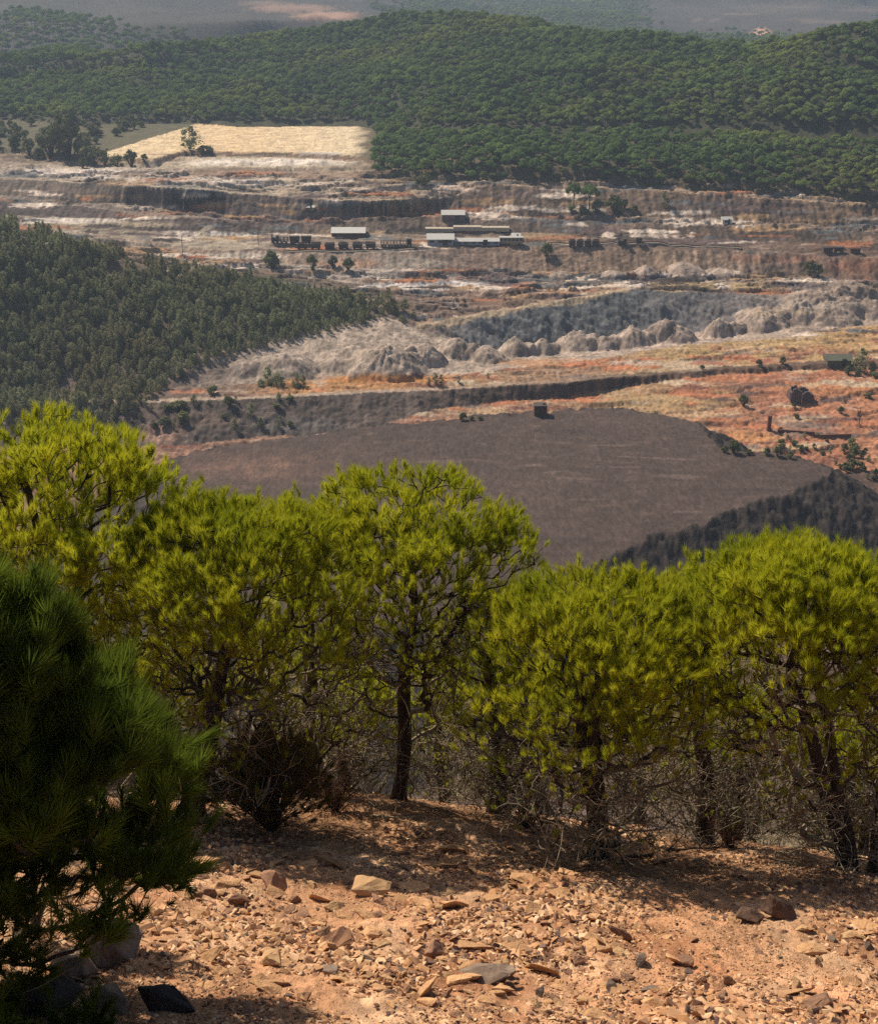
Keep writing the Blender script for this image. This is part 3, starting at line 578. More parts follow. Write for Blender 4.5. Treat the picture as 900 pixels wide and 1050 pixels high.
def stuff(name, temps, mats, P, scl, rz, pick, label, cat):
    """one object: its mesh holds the tree shapes and the points where they grow"""
    V = []; Fc = []; mi = []; tm = []; n = 0
    for k, t in enumerate(temps):
        V.append(t[0]); Fc.append(t[1] + n); mi.append(t[2]); tm.append(np.full(len(t[0]), k)); n += len(t[0])
    me = np_mesh(name, np.concatenate(V + [P]), np.concatenate(Fc), False, np.concatenate(mi))
    for m in mats: me.materials.append(m)
    tmpl = np.concatenate(tm + [np.full(len(P), -1)]).astype(np.int32)
    def at_i(nm, a, ty):
        q = me.attributes.new(nm, ty, 'POINT'); q.data.foreach_set('value', a)
    at_i('tmpl', tmpl, 'INT'); at_i('pick', np.concatenate([np.full(n, -1), pick]).astype(np.int32), 'INT')
    at_i('scl', np.concatenate([np.ones(n), scl]).astype(np.float32), 'FLOAT'); at_i('rz', np.concatenate([np.zeros(n), rz]).astype(np.float32), 'FLOAT')
    o = bpy.data.objects.new(name, me); COL.objects.link(o)
    g = bpy.data.node_groups.new(name + '_scatter', 'GeometryNodeTree')
    g.interface.new_socket('Geometry', in_out='INPUT', socket_type='NodeSocketGeometry'); g.interface.new_socket('Geometry', in_out='OUTPUT', socket_type='NodeSocketGeometry')
    gi = g.nodes.new('NodeGroupInput'); go = g.nodes.new('NodeGroupOutput'); jn = g.nodes.new('GeometryNodeJoinGeometry'); L = g.links
    def attr(nm, ty):
        a = g.nodes.new('GeometryNodeInputNamedAttribute'); a.data_type = ty; a.inputs['Name'].default_value = nm
        return [s for s in a.outputs if s.enabled and s.name == 'Attribute'][0]
    def eq(nm, k):
        c = g.nodes.new('FunctionNodeCompare'); c.data_type = 'INT'; c.operation = 'EQUAL'
        ins = [s for s in c.inputs if s.enabled]; L.new(attr(nm, 'INT'), ins[0]); ins[1].default_value = k; return c.outputs[0]
    cx = g.nodes.new('ShaderNodeCombineXYZ'); L.new(attr('rz', 'FLOAT'), cx.inputs['Z'])
    er = g.nodes.new('FunctionNodeEulerToRotation'); L.new(cx.outputs[0], er.inputs[0])
    for k in range(len(temps)):
        sp = g.nodes.new('GeometryNodeSeparateGeometry'); sp.domain = 'POINT'; L.new(gi.outputs[0], sp.inputs[0]); L.new(eq('tmpl', k), sp.inputs['Selection'])
        ip = g.nodes.new('GeometryNodeInstanceOnPoints'); L.new(gi.outputs[0], ip.inputs['Points']); L.new(eq('pick', k), ip.inputs['Selection']); L.new(sp.outputs[0], ip.inputs['Instance'])
        L.new(er.outputs[0], ip.inputs['Rotation']); L.new(attr('scl', 'FLOAT'), ip.inputs['Scale']); L.new(ip.outputs[0], jn.inputs[0])
    L.new(jn.outputs[0], go.inputs[0])
    md = o.modifiers.new('scatter', 'NODES'); md.node_group = g
    return tag(o, label, cat, kind='stuff')
# ------------------------------------------------------------------ the wood on the far hill
def scatter(x0, x1, y0, y1, step, seed):
    r = np.random.RandomState(seed); gx, gy = np.meshgrid(np.arange(x0, x1, step), np.arange(y0, y1, step))
    X = gx.ravel() + r.uniform(-.45, .45, gx.size) * step; Y = gy.ravel() + r.uniform(-.45, .45, gx.size) * step
    Z, band, fr, hm = full_height(X, Y); px, py = project(X, Y, Z)
    return X, Y, Z, band, fr, px, py, r
X, Y, Z, band, fr, px, py, r = scatter(-620, 620, 480, 960, 3.1, 5)
edge = np.interp(px, [330, 368, 372, 380, 420, 480, 500], [128, 133, 150, 176, 182, 186, 190])
ok = (((band == 20) | (band == 21)) & (px > 384) & ((fr > .25) | (band == 21))) | ((band == 22) & (px > np.interp(py, [128, 140, 160], [392, 378, 364]) + 9 * fbm(X / 9, Y / 9, 2))) | ((band == 23) & (py < 130)) | (band == 24) | ((band == 25) & (fr < .5))
ok &= ~((px > 84) & (px < 362) & (py > 124)) & (px > -420) & (px < 1300)
ok &= ~((px < 200) & (py > 124)) & (py < np.where(px > 384, 400, 127))
ok &= r.uniform(0, 1, len(X)) < .93
X, Y, Z, px, py, band = (a[ok] for a in (X, Y, Z, px, py, band))
sc = r.uniform(.34, .92, len(X)) * (.92 + .3 * np.clip(fbm(X / 40, Y / 40, 2), -.5, .5)); rz = r.uniform(0, 6.28, len(X)); pk = r.randint(0, 3, len(X))
inview = (px > 5) & (px < 895)
order = np.argsort(np.where(inview, Y - np.interp(px, [0, 360, 400, 500, 900], [160, 160, 20, 0, -20]), 1e6)); first = order[:300]
FAR_G = 'stone pines along the lower edge of the far wood'
for i in first:
    inst('stone_pine', FPm[pk[i]], (X[i], Y[i], Z[i]), float(sc[i]), float(rz[i]), 'small round crowned green pine at the lower edge of the wooded far hillside', 'pine tree', FAR_G)
rest = np.ones(len(X), bool); rest[first] = False
stuff('hillside_wood', FP, (M['far_leaf'], M['bark']), np.stack([X, Y, Z], -1)[rest], sc[rest], rz[rest], pk[rest], 'dense green pine wood covering the far hillside above the mine', 'wood')
# woods on the hills beyond
X, Y, Z, band, fr, px, py, r = scatter(-760, 800, 950, 2000, 7., 6)
pn = fbm(X / 120, Y / 160, 3)
ok = (px > -40) & (px < 940) & (((px < 190) & (py > 14) & (.8 * pn + (py - 24) / 26 - px / 190 > -.45)) | ((px > 370) & (pn + sst(380, 430, px) - 1.3 * sst(600, 720, px + 60 * pn) + .9 * sst(24, 44, py) > .15 + .6 * r.uniform(0, 1, len(X)))) | (pn > .5)) & ~((px > 260) & (px < 380) & (py < 24)) & (r.uniform(0, 1, len(X)) < .9)
X, Y, Z = X[ok], Y[ok], Z[ok]
stuff('distant_wood', FP, (M['far_leaf'], M['bark']), np.stack([X, Y, Z], -1), r.uniform(.6, 1.05, ok.sum()), r.uniform(0, 6.28, ok.sum()), r.randint(0, 3, ok.sum()), 'hazy dark wood on the hills beyond the pine hill', 'wood')
# ------------------------------------------------------------------ slender trees on the near spur
X, Y, Z, band, fr, px, py, r = scatter(-300, 20, 285, 440, 1.6, 8)
lowy = np.interp(px, [-20, 120, 150, 190, 230, 330, 400, 415], [440, 436, 412, 386, 366, 342, 324, 318])
ok = (px > -330) & (px < 408) & (((band >= np.where(px < 150, 7, 9)) & (band <= 11)) | ((band == 12) & (fr < .22))) & (py < lowy)
for cx, cy, rx, ry in ((92, 251, 20, 7), (135, 270, 13, 9), (118, 282, 10, 10), (165, 268, 14, 4), (30, 240, 12, 5)): ok &= np.hypot((px - cx) / rx, (py - cy) / ry) > 1
ok &= r.uniform(0, 1, len(X)) < np.clip(.85 + .9 * fbm(X / 9, Y / 9, 2), .15, 1)
X, Y, Z, px, py = (a[ok] for a in (X, Y, Z, px, py))
sc = r.uniform(.34, .86, len(X)) * np.where(py > lowy[ok] - 14, .8, 1.); rz = r.uniform(0, 6.28, len(X)); pk = r.randint(0, 3, len(X))
hid = (px < 175) & (py > np.interp(px, [0, 130, 175], [400, 415, 440])); order = np.argsort(Y + 1e6 * ((px < 4) | hid)); first = order[:300]
for i in first:
    inst('slender_tree', STm[pk[i]], (X[i], Y[i], Z[i]), float(sc[i]), float(rz[i]), 'slim dull green tree low on the dark wooded spur above the grey mounds', 'tree', 'slim trees low on the wooded spur')
rest = np.ones(len(X), bool); rest[first] = False
stuff('spur_wood', ST_, (M['spur_leaf'], M['bark']), np.stack([X, Y, Z], -1)[rest], sc[rest], rz[rest], pk[rest], 'dense slim dull green trees on the upper part of the spur', 'wood')
print('woods', round(time.time() - T0, 1))
# ------------------------------------------------------------------ single trees and shrubs of the valley: px, py of the foot, height px
def mpp(p): return (p[1] * CT - p[2] * ST) / F
def vtree(px, py, hpx, kind, label, cat='tree', group=None, wide=1., name=None):
    p = hit(px, py); me, hh = {'pine': (FPm[int(px) % 3], 6.6), 'slim': (STm[int(px) % 3], 6.), 'shrub': (SHm[int(px + py) % 3], 2.0)}[kind]
    s = hpx * mpp(p) * 1.04 / hh
    return inst(name or {'pine': 'pine_tree', 'slim': 'slender_tree', 'shrub': 'shrub'}[kind], me, p - np.array((0, 0, .1)), (s * wide, s * wide, s), px * .7, label, cat, group)
vtree(195, 154, 27, 'slim', 'tall lone tree at the near edge of the cream field', wide=1.9, name='lone_tree')
vtree(70, 163, 44, 'shrub', 'tall dark bushy tree beside the cream field, tallest of its clump', wide=.8, name='bushy_tree')
vtree(52, 160, 28, 'shrub', 'broad dark bush behind the tall bushy tree', 'bush', wide=1.1)
vtree(96, 166, 22, 'shrub', 'dark bush between the tall bushy tree and the cream field', 'bush', wide=1.1)
r = np.random.RandomState(51)
for i in range(70):
    x = r.uniform(-5, 150); y = r.uniform(128, 166)
    if y > 155 - max(0, x - 100) * .4: y = r.uniform(128, 140)
    if x > 100 and y > 146 - (x - 100) * .35: continue
    vtree(x, y, r.uniform(5, 12), 'shrub', 'scrubby dark bush on the olive ground beside the cream field', 'bush', 'scrub beside the cream field')
for x, y, h in ((120, 169, 14), (135, 170, 16), (108, 170, 10), (30, 158, 16), (15, 152, 14), (40, 164, 14), (148, 166, 8), (85, 172, 10)): vtree(x, y, h, 'shrub', 'dark bush in the row below the cream field', 'bush', 'bushes around the cream field')
vtree(210, 156, 8, 'shrub', 'low dark leafy stand-in for the shadow of the lone tree', 'bush', wide=2.2)  # leafy shape added in place of the shadow the lone tree casts
for x, y, h, l in ((280, 275, 20, 'rounded dark tree by the yard, biggest of four in a row'), (320, 276, 15, 'rounded dark tree, second in the row by the yard'), (342, 275, 13, 'small grey green tree, third in the row by the yard'), (357, 276, 13, 'small grey green tree, last in the row nearest the sheds')):
    vtree(x, y, h, 'shrub', l, wide=.9, name='rounded_tree')
vtree(588, 212, 25, 'pine', 'umbrella pine on the terrace below the far wood, taller one of a pair', wide=.75)
vtree(604, 213, 27, 'pine', 'broad umbrella pine on the terrace below the far wood, fuller one of a pair', wide=.8)
for x, y, h in ((612, 218, 14), (630, 216, 18), (640, 214, 10), (635, 220, 8), (650, 217, 8), (598, 219, 10), (586, 216, 8)): vtree(x, y, h, 'shrub', 'dark bush under the umbrella pines on the terrace', 'bush', 'bushes under the umbrella pines')
vtree(681, 212, 18, 'slim', 'lone slim tree standing on the tan terrace face', wide=1.2)
vtree(435, 190, 16, 'shrub', 'pale bush at the corner of the far wood', 'bush')
vtree(882, 381, 28, 'slim', 'narrow dark conifer at the end of the green shed', 'conifer', wide=1.3, name='conifer')
for x, y, h in ((870, 384, 10), (893, 382, 12), (880, 386, 9), (897, 388, 10)): vtree(x, y, h, 'shrub', 'low green bush around the foot of the narrow conifer', 'bush', 'bushes round the conifer')
vtree(762, 416, 12, 'shrub', 'round dark bush on the ochre slope beside the ruin', 'bush')
vtree(778, 376, 8, 'shrub', 'small bush beside the dark track, one of two', 'bush', 'two bushes beside the dark track'); vtree(802, 373, 8, 'shrub', 'small bush beside the dark track, one of two', 'bush', 'two bushes beside the dark track')
r = np.random.RandomState(15)
for i in range(46):
    x = r.uniform(800, 898); y = np.interp(x, [800, 840, 860, 898], [464, 470, 482, 494]) - abs(r.normal(0, 15))
    vtree(x, y, r.uniform(3.5, 10) * (1.2 if x > 850 else .8), 'shrub' if r.rand() < .7 else 'slim', 'olive green bush on the rusty flat behind the dark heap', 'bush', 'bushes on the rusty flat behind the heap', wide=r.uniform(.8, 1.2), name='shrub')
for x, y, h in ((752, 465, 14), (742, 464, 8), (768, 466, 8), (785, 466, 9), (797, 468, 11), (810, 470, 8)): vtree(x, y, h, 'shrub', 'grey green bush along the back edge of the dark heap', 'bush', 'bushes along the back edge of the heap')
for x, y, h in ((475, 431, 9), (492, 430, 6), (484, 431, 5)): vtree(x, y, h, 'shrub', 'grey bush at the back edge of the heap near the rusty tank', 'bush', 'bushes near the rusty tank')
for i in range(34):
    x = r.uniform(140, 330); y = r.uniform(404, 440) if x < 300 else r.uniform(392, 404)
    vtree(x, y, r.uniform(5, 13), 'slim' if r.rand() < .75 else 'shrub', 'dull green bush on the slope below the wooded spur', 'bush', 'bushes below the wooded spur', wide=r.uniform(.9, 1.5), name='shrub')
for x, y, h in ((275, 396, 20), (286, 396, 18), (268, 397, 12), (305, 392, 10), (446, 394, 12), (452, 394, 10), (440, 395, 8), (470, 392, 7), (500, 388, 6)): vtree(x, y, h, 'slim', 'small dark tree between the grey mounds and the track', 'tree', 'small trees by the track', wide=1.5)
for x, y, h in ((405, 322, 18), (415, 318, 16), (398, 318, 22), (424, 326, 10), (412, 330, 9)): vtree(x, y, h, 'slim', 'thin dark tree at the end of the wooded spur', 'tree', 'thin trees at the end of the spur', wide=1.2)
for x, y, h in ((830, 282, 15), (838, 283, 12), (560, 262, 14), (180, 283, 10), (720, 378, 5), (862, 424, 8), (889, 408, 8)): vtree(x, y, h, 'shrub', 'lone dark scrubby bush out on the mine terraces', 'bush', 'lone bushes on the mine terraces')
print('valley plants', round(time.time() - T0, 1))
# ------------------------------------------------------------------ buildings, wagons and other made things in the yard
M['white_sheet'] = simple_mat('white_roof_sheet', (.52, .50, .46), .7, .12, .8)
M['pale_sheet'] = simple_mat('pale_roof_sheet', (.47, .45, .42), .8, .2, .8)
M['grey_wall'] = simple_mat('blue_grey_wall', (.30, .32, .36), .8, .25, .7)
M['cream'] = simple_mat('cream_paint', (.36, .30, .21), .85, .2, .8)
M['dark_wall'] = simple_mat('purple_brown_wall', (.15, .105, .105), .9, .3, .7)
M['opening'] = simple_mat('dark_window', (.02, .02, .022), .4, .3, 1.)
M['rust'] = simple_mat('rusty_iron', (.13, .052, .03), .8, .5, 1.2)
M['iron'] = simple_mat('black_iron', (.06, .045, .04), .7, .4, 1.)
M['ore'] = simple_mat('dark_ore', (.07, .045, .04), .95, .5, 2.)
M['ruin'] = simple_mat('ruin_stone', (.12, .085, .085), .95, .5, 1.5, .1)
M['brick'] = simple_mat('red_brick', (.17, .07, .045), .9, .4, 2.)
M['green_sheet'] = simple_mat('green_roof', (.12, .12, .085), .7, .3, .8)
M['green_wall'] = simple_mat('grey_green_wall', (.11, .11, .075), .8, .3, .8)
M['wood'] = simple_mat('weathered_pole', (.12, .09, .07), .9, .4, 3.)
M['ballast'] = simple_mat('pale_platform', (.44, .37, .28), .95, .3, 1.)
def spot(px, py):
    p = hit(px, py); return p, mpp(p)
def shed(name, x0, x1, ybase, hpx, roofpx, depth, wm, rm, label, cat, wins=0, door=True, over=.3):
    p, s = spot((x0 + x1) / 2, ybase); W = (x1 - x0) * s; Hh = hpx * s * .88; o = empty(name, (p[0], p[1] + depth / 2, p[2]))
    tag(o, label, cat)
    MB().box((0, 0, Hh / 2 - .5), (W, depth, Hh + 1)).build('wall', wm, o)
    rf = MB().gable((0, 0, Hh + .01), (W + 2 * over, depth + 2 * over, 0), roofpx * s * 1.25)
    rf.build('roof', rm, o)
    if door: MB().box((W * .18, -depth / 2 - .03, 1.0), (min(1.6, W * .2), .08, 2.0)).build('door', M['opening'], o)
    for i in range(wins):
        MB().box((-W / 2 + W * (i + .5) / wins, -depth / 2 - .03, Hh * .62), (W / wins * .55, .07, Hh * .36)).build('window', M['opening'], o)
    return o
shed('workshop', 340, 374, 243.5, 5, 3.2, 7, M['brick'], M['white_sheet'], 'long dark shed with a bright white roof beside the ore wagons', 'shed', 5, False)
shed('engine_shed', 438, 465, 251.5, 6.5, 3.5, 6, M['grey_wall'], M['white_sheet'], 'blue grey station shed with a white gabled roof', 'shed', 3)
shed('carriage_shed', 466.5, 512, 251.5, 4.6, 1.8, 5, M['grey_wall'], M['pale_sheet'], 'long low shed with a pale roof joined to the station shed', 'shed', 6, True, .1)
shed('store_building', 453, 476, 226.5, 7, 2.6, 7, M['dark_wall'], M['pale_sheet'], 'purple brown store building with a pale grey roof on the upper terrace', 'building', 0)
shed('white_hut', 740.5, 750, 230, 5.5, 2.0, 3, simple_mat('white_wall', (.6, .56, .53), .8, .2, .8), M['pale_sheet'], 'small white hut alone on the terrace under the far wood', 'hut', 1)
shed('green_shed', 848, 873, 375.5, 7, 3.6, 5, M['green_wall'], M['green_sheet'], 'long green roofed shed beside the narrow conifer', 'shed', 0)
shed('yard_office', 525, 533, 246, 4.5, 1.8, 3, M['cream'], M['white_sheet'], 'small cream office with a pale roof behind the passenger carriage', 'hut', 0)
shed('stone_hut', 312, 322, 214.5, 2.2, 1.2, 3, M['cream'], M['pale_sheet'], 'little flat pale hut on the bench above the ore yard', 'hut', 0)
def wheels(o, W, y, r=.38, n=2):
    for i in (-1, 1):
        for sdn in (-1, 1):
            MB().cyl((i * W * .3, sdn * .75 - .06, r), (i * W * .3, sdn * .75 + .06, r), r, n=10).build('wheel', M['iron'], o)
p, s = spot(524, 251.5); W = 24 * s
o = tag(empty('passenger_carriage', p + np.array((0, 1.2, .05))), 'cream passenger carriage with a row of dark windows', 'carriage')
MB().box((0, 0, 1.65), (W, 2.2, 2.1)).build('body', M['cream'], o, bevel=.06)
MB().gable((0, 0, 2.702), (W + .2, 2.4, 0), .3).build('roof', M['pale_sheet'], o)
for i in range(6): MB().box((-W / 2 + W * (i + .5) / 6, -1.12, 1.95), (W / 6 * .62, .06, .8)).build('window', M['opening'], o)
MB().box((0, 0, .5), (W * .96, 1.6, .22)).build('underframe', M['iron'], o); wheels(o, W, 0)
def ore_wagon(px, py, wpx, label, group, heap=True, frame=False, tall=1.0, mat='iron'):
    p, s = spot(px, py); W = wpx * s * .92
    o = tag(empty('ore_wagon', p + np.array((0, .9, .03))), label, 'wagon', group)
    if frame:
        mb = MB()
        for i in range(3): mb.box((-W / 2 + W * i / 2, 0, 1.45), (.16, 1.5, 1.7))
        mb.box((0, 0, .62), (W, 1.6, .2)); mb.box((0, 0, 2.25), (W, 1.5, .14)); mb.build('frame', M['iron'], o)
    else:
        h = 1.35 * tall; V = [(-W * .40, -.62, .6), (W * .40, -.62, .6), (W * .40, .62, .6), (-W * .40, .62, .6), (-W * .5, -.92, .6 + h), (W * .5, -.92, .6 + h), (W * .5, .92, .6 + h), (-W * .5, .92, .6 + h)]
        MB().add(V, [(3, 2, 1, 0), (4, 5, 6, 7), (0, 1, 5, 4), (1, 2, 6, 5), (2, 3, 7, 6), (3, 0, 4, 7)]).build('tub', M[mat], o)
        if heap:
            r = np.random.RandomState(int(px)); mb = MB()
            for i in range(7): mb.gable((r.uniform(-W * .2, W * .2), r.uniform(-.3, .3), .6 + h - .02), (W * r.uniform(.4, .6), 1.3, 0), r.uniform(.3, .65))
            mb.build('ore_load', M['ore'], o)
        MB().box((0, 0, .5), (W * .9, 1.1, .16)).build('underframe', M['iron'], o)
    wheels(o, W, 0, .34)
for x in (309.5, 323.5, 338, 352, 366.5, 380): ore_wagon(x, 256, 12, 'tub shaped dark ore wagon in the long row below the white roofed shed', 'ore wagons below the white roofed shed')
for x in (393.5, 400.5, 407, 413.5): ore_wagon(x, 253.5, 6.2, 'bare framed wagon at the end of the ore wagon row', 'bare framed wagons', frame=True)
ore_wagon(419.5, 253, 6, 'short dark wagon between the framed wagons and the station shed', None, False, tall=1.5)
for x in (302, 314): ore_wagon(x, 251, 11.5, 'tall dark box wagon coupled behind the small engine', 'tall box wagons behind the engine', False, tall=1.75)
for x in (291,): ore_wagon(x, 250, 8, 'bare framed wagon next to the small engine', None, frame=True)
for x in (586.5, 594.5, 602.5, 610.5): ore_wagon(x, 253.5, 7.8, 'dark ore wagon in the short train on the bench above the cliff', 'short ore train above the cliff', True, tall=1.2)
ore_wagon(655, 250.5, 7, 'lone small dark wagon on the bench above the cliff', None, False, tall=1.2)
for x in (849, 860): ore_wagon(x, 259.5, 11, 'dark low wagon parked at the far end of the long bench', 'low wagons at the far end of the bench', False)
ore_wagon(877, 260.5, 12, 'rusty low wagon parked alone at the far end of the bench', None, False, mat='rust')
def engine(px, py, wpx, label):
    p, s = spot(px, py); W = wpx * s; o = tag(empty('steam_engine', p + np.array((0, 1, .03))), label, 'locomotive')
    MB().cyl((-W * .5, 0, 1.35), (W * .12, 0, 1.35), .6, n=12).build('boiler', M['iron'], o)
    MB().box((W * .3, 0, 1.65), (W * .36, 1.7, 1.7)).box((W * .3, 0, 2.56), (W * .42, 1.9, .1)).build('cab', M['iron'], o)
    MB().cyl((-W * .38, 0, 1.9), (-W * .38, 0, 2.9), .2, .28).build('chimney', M['iron'], o)
    MB().box((0, 0, .6), (W, 1.3, .2)).build('underframe', M['rust'], o); wheels(o, W, 0, .45)
engine(282, 249.5, 8, 'small dark engine with a chimney at the head of the box wagons'); engine(638, 252.5, 9, 'dark old engine standing alone on the bench above the cliff')
def long_strip(name, pts, half, h, mat, label, cat, ymin=380):
    Q = np.array([hit(a, b, ymin) for a, b in pts]); mb = MB()
    for a, b in zip(Q[:-1], Q[1:]):
        d = b - a; L = float(np.hypot(d[0], d[1])); n = max(1, int(L / 8))
        for i in range(n):
            c = a + d * (i + .5) / n; z = gz(c[0], c[1]); mb.box((c[0], c[1], max(z, c[2]) + h / 2 - .3), (L / n * 1.002, half * 2, h + .6), math.atan2(d[1], d[0]))
    o = mb.build(name, mat); return tag(o, label, cat)
long_strip('platform', [(436, 236.5), (522, 237.5)], 1.6, .9, M['ballast'], 'long pale stone platform behind the sheds', 'platform')
long_strip('low_wall', [(797, 443), (835, 446.5), (872, 448)],   .2, .45, M['brick'], 'long low reddish wall running out from the brick pillar', 'wall', 250)
def track(pts, label, ymin=380):
    Q = [hit(a, b, ymin) for a, b in pts]; o = tag(empty('railway_track', Q[0]), label, 'railway track')
    C = []
    for a, b in zip(Q[:-1], Q[1:]):
        n = max(1, int(np.hypot(*(b - a)[:2]) / 4)); C += [a + (b - a) * i / n for i in range(n)]
    C = np.array(C + [Q[-1]]); C[:, 2] = full_height(C[:, 0], C[:, 1])[0]; T = np.gradient(C, axis=0); T /= np.linalg.norm(T[:, :2], axis=1)[:, None]; S_ = np.stack([-T[:, 1], T[:, 0], 0 * T[:, 0]], -1); C = C - Q[0]
    def sweep(off, w, z0, z1):
        V = []; n = len(C)
        for c, q in zip(C, S_):
            for e, z in ((-w, z0), (w, z0), (w, z1), (-w, z1)): V.append(c + q * (off + e) + np.array((0, 0, z)))
        Fc = [(4 * i + k, 4 * i + (k + 1) % 4, 4 * i + 4 + (k + 1) % 4, 4 * i + 4 + k) for i in range(n - 1) for k in range(4)] + [(3, 2, 1, 0), (4 * n - 4, 4 * n - 3, 4 * n - 2, 4 * n - 1)]
        return MB().add(V, Fc)
    for sgn in (-1, 1): sweep(.55 * sgn, .06, .2, .38).build('rail', M['rust'], o)
    sweep(0, 1.2, -.3, .2).build('track_bed', M['ballast'], o)
track([(560, 250), (640, 250), (700, 251), (760, 254)], 'railway track on the bench above the pale cliff'); track([(290, 257), (340, 257.5), (390, 256.5), (424, 254.5)], 'railway track under the row of ore wagons')
# rusty tank, ruin, pillar
p, s = spot(554, 427); o = tag(empty('rusty_tank', p + np.array((0, 1.2, 0))), 'squat rusty iron tank behind the dark heap', 'tank')
MB().box((0, 0, 1.15), (13 * s, 2.6, 2.5)).build('tank_body', M['rust'], o, bevel=.12); MB().box((0, 0, 2.47), (13.8 * s, 2.8, .14)).build('rim', M['iron'], o)
MB().cyl((.8, -.2, 2.5), (.8, -.2, 2.9), .3).build('hatch', M['rust'], o)
for i in (-1, 0, 1): MB().box((i * 4.2 * s, -1.34, 1.15), (.14, .08, 2.3)).build('rib', M['iron'], o)
p, s = spot(822, 412.5); o = tag(empty('ruined_building', p), 'dark ruined stone building with broken walls on the orange flat', 'ruin')
r = np.random.RandomState(4)
def ragged(x0, x1, y, hs, th=.7):
    mb = MB(); n = len(hs)
    for i, h in enumerate(hs): mb.box(((x0 + (x1 - x0) * (i + .5) / n) * s, y + .01 * i, h * s / 2 - .4), ((x1 - x0) / n * s * 1.002, th, h * s + .8))
    return mb
ragged(-12, -1, 0, (11, 14, 15, 14, 13, 12)).build('front_wall', M['ruin'], o); ragged(0, 12, .4, (9, 10.5, 11, 11, 10, 8, 5)).build('front_wall', M['ruin'], o)
ragged(-12, 12, 3.4, (9, 13, 14, 11, 12, 12, 10, 7)).build('back_wall', M['ruin'], o)
MB().box((-11.2 * s, 1.7, 5 * s), (.6, 2.7, 11 * s)).build('side_wall', M['ruin'], o); MB().box((10.9 * s, 1.9, 3.2 * s), (.6, 2.3, 8 * s)).build('side_wall', M['ruin'], o)
MB().gable((-1 * s, 1.8, .2), (17 * s, 2.2, 0), .6).build('fallen_rubble', M['ore'], o)
p, s = spot(788, 440.5); o = tag(empty('brick_pillar', p), 'tall narrow reddish brick pillar on the rusty flat', 'pillar')
MB().box((0, 0, 7 * s), (3.6 * s, .85, 15 * s)).build('shaft', M['brick'], o, bevel=.05); MB().box((0, 0, 14.7 * s), (4.4 * s, 1.05, .2)).build('cap', M['brick'], o); MB().box((0, 0, .1), (5 * s, 1.2, .5)).build('foot', M['brick'], o)
def pole(px, py, hpx, label):
    p, s = spot(px, py); h = hpx * s * 1.04; o = tag(empty('utility_pole', p), label, 'pole')
    MB().cyl((0, 0, -.4), (0, 0, h), .13, .08, 8).build('pole_shaft', M['wood'], o); MB().box((0, 0, h * .93), (1.1, .1, .1)).build('crossarm', M['wood'], o)
    for i in (-1, 1): MB().cyl((i * .45, 0, h * .93 + .05), (i * .45, 0, h * .93 + .22), .05, .04, 6).build('insulator', M['white_sheet'], o)
pole(187.5, 262, 20, 'wooden pole rising behind the trees of the spur'); pole(880.5, 434, 17, 'wooden pole on the rusty flat beside bushes'); pole(404, 219, 9, 'pale short pole in front of the black cutting'); pole(265, 250, 16, 'wooden pole at the edge of the pale yard')
print('yard', round(time.time() - T0, 1))
# ------------------------------------------------------------------ the pines on the brow, with needles
def tuft_template(seed, n=48, L=.125, stem=.11, w=.0033, spread=.62):
    r = np.random.RandomState(seed); V = np.empty((n, 3, 3))
    for i in range(n):
        z0 = stem * (i / n) ** .8; a = 2.4 * i; sp = spread * r.uniform(.6, 1.35) * (1.15 - .75 * i / n)
        d = np.array((math.cos(a) * sp, math.sin(a) * sp, 1.)); d /= np.linalg.norm(d); sd = np.cross(d, (math.cos(a * 1.7), math.sin(a * 1.7), .2)); sd /= np.linalg.norm(sd)
        b = np.array((0, 0, z0)); l = L * r.uniform(.75, 1.2)
        V[i, 0] = b - sd * w; V[i, 1] = b + sd * w; V[i, 2] = b + d * l + np.array((0, 0, .012))
    return V.reshape(-1, 3)
TUFT = [tuft_template(s) for s in range(4)]
def tufts(P, D, sc, r, temps=TUFT):
    n = len(P); D = D / np.linalg.norm(D, axis=1)[:, None]; q = unit(n, r); A = np.cross(D, q); A /= np.linalg.norm(A, axis=1)[:, None]; Bv = np.cross(D, A)
    R = np.stack([A, Bv, D], -1); out = []
    pick = r.randint(0, len(temps), n)
    for k, t in enumerate(temps):
        m = pick == k
        if m.any(): out.append((P[m][:, None, :] + np.einsum('nij,vj->nvi', R[m], t) * sc[m][:, None, None]).reshape(-1, 3))
    V = np.concatenate(out); return V, np.arange(len(V)).reshape(-1, 3)
def tubes(chains, minr=0., sides=4):
    V = []; Fc = []; n0 = 0
    for P, R in chains:
        n = len(P)
        if n < 2: continue
        T = np.gradient(P, axis=0); T /= np.maximum(np.linalg.norm(T, axis=1), 1e-9)[:, None]
        ref = np.array((.3, .5, .81)) if abs(T[0] @ np.array((.3, .5, .81))) < .9 else np.array((1., 0, 0))
        A = np.cross(T, ref); A /= np.linalg.norm(A, axis=1)[:, None]; B = np.cross(T, A)
        k = 9 if R.max() > .05 else (5 if R.max() > .015 else sides)
        w = 2 * math.pi * np.arange(k) / k
        ring = P[:, None] + np.maximum(R, minr)[:, None, None] * (np.cos(w)[None, :, None] * A[:, None] + np.sin(w)[None, :, None] * B[:, None])
        V.append(ring.reshape(-1, 3)); idx = np.arange(n * k).reshape(n, k) + n0; nx = np.roll(idx, -1, 1)
        Fc.append(np.stack([idx[:-1], nx[:-1], nx[1:], idx[1:]], -1).reshape(-1, 4)); n0 += n * k
    return np.concatenate(V), np.concatenate(Fc)
def bez(a, b, c, n):
    t = np.linspace(0, 1, n)[:, None]; return (1 - t) ** 2 * a + 2 * t * (1 - t) * b + t * t * c
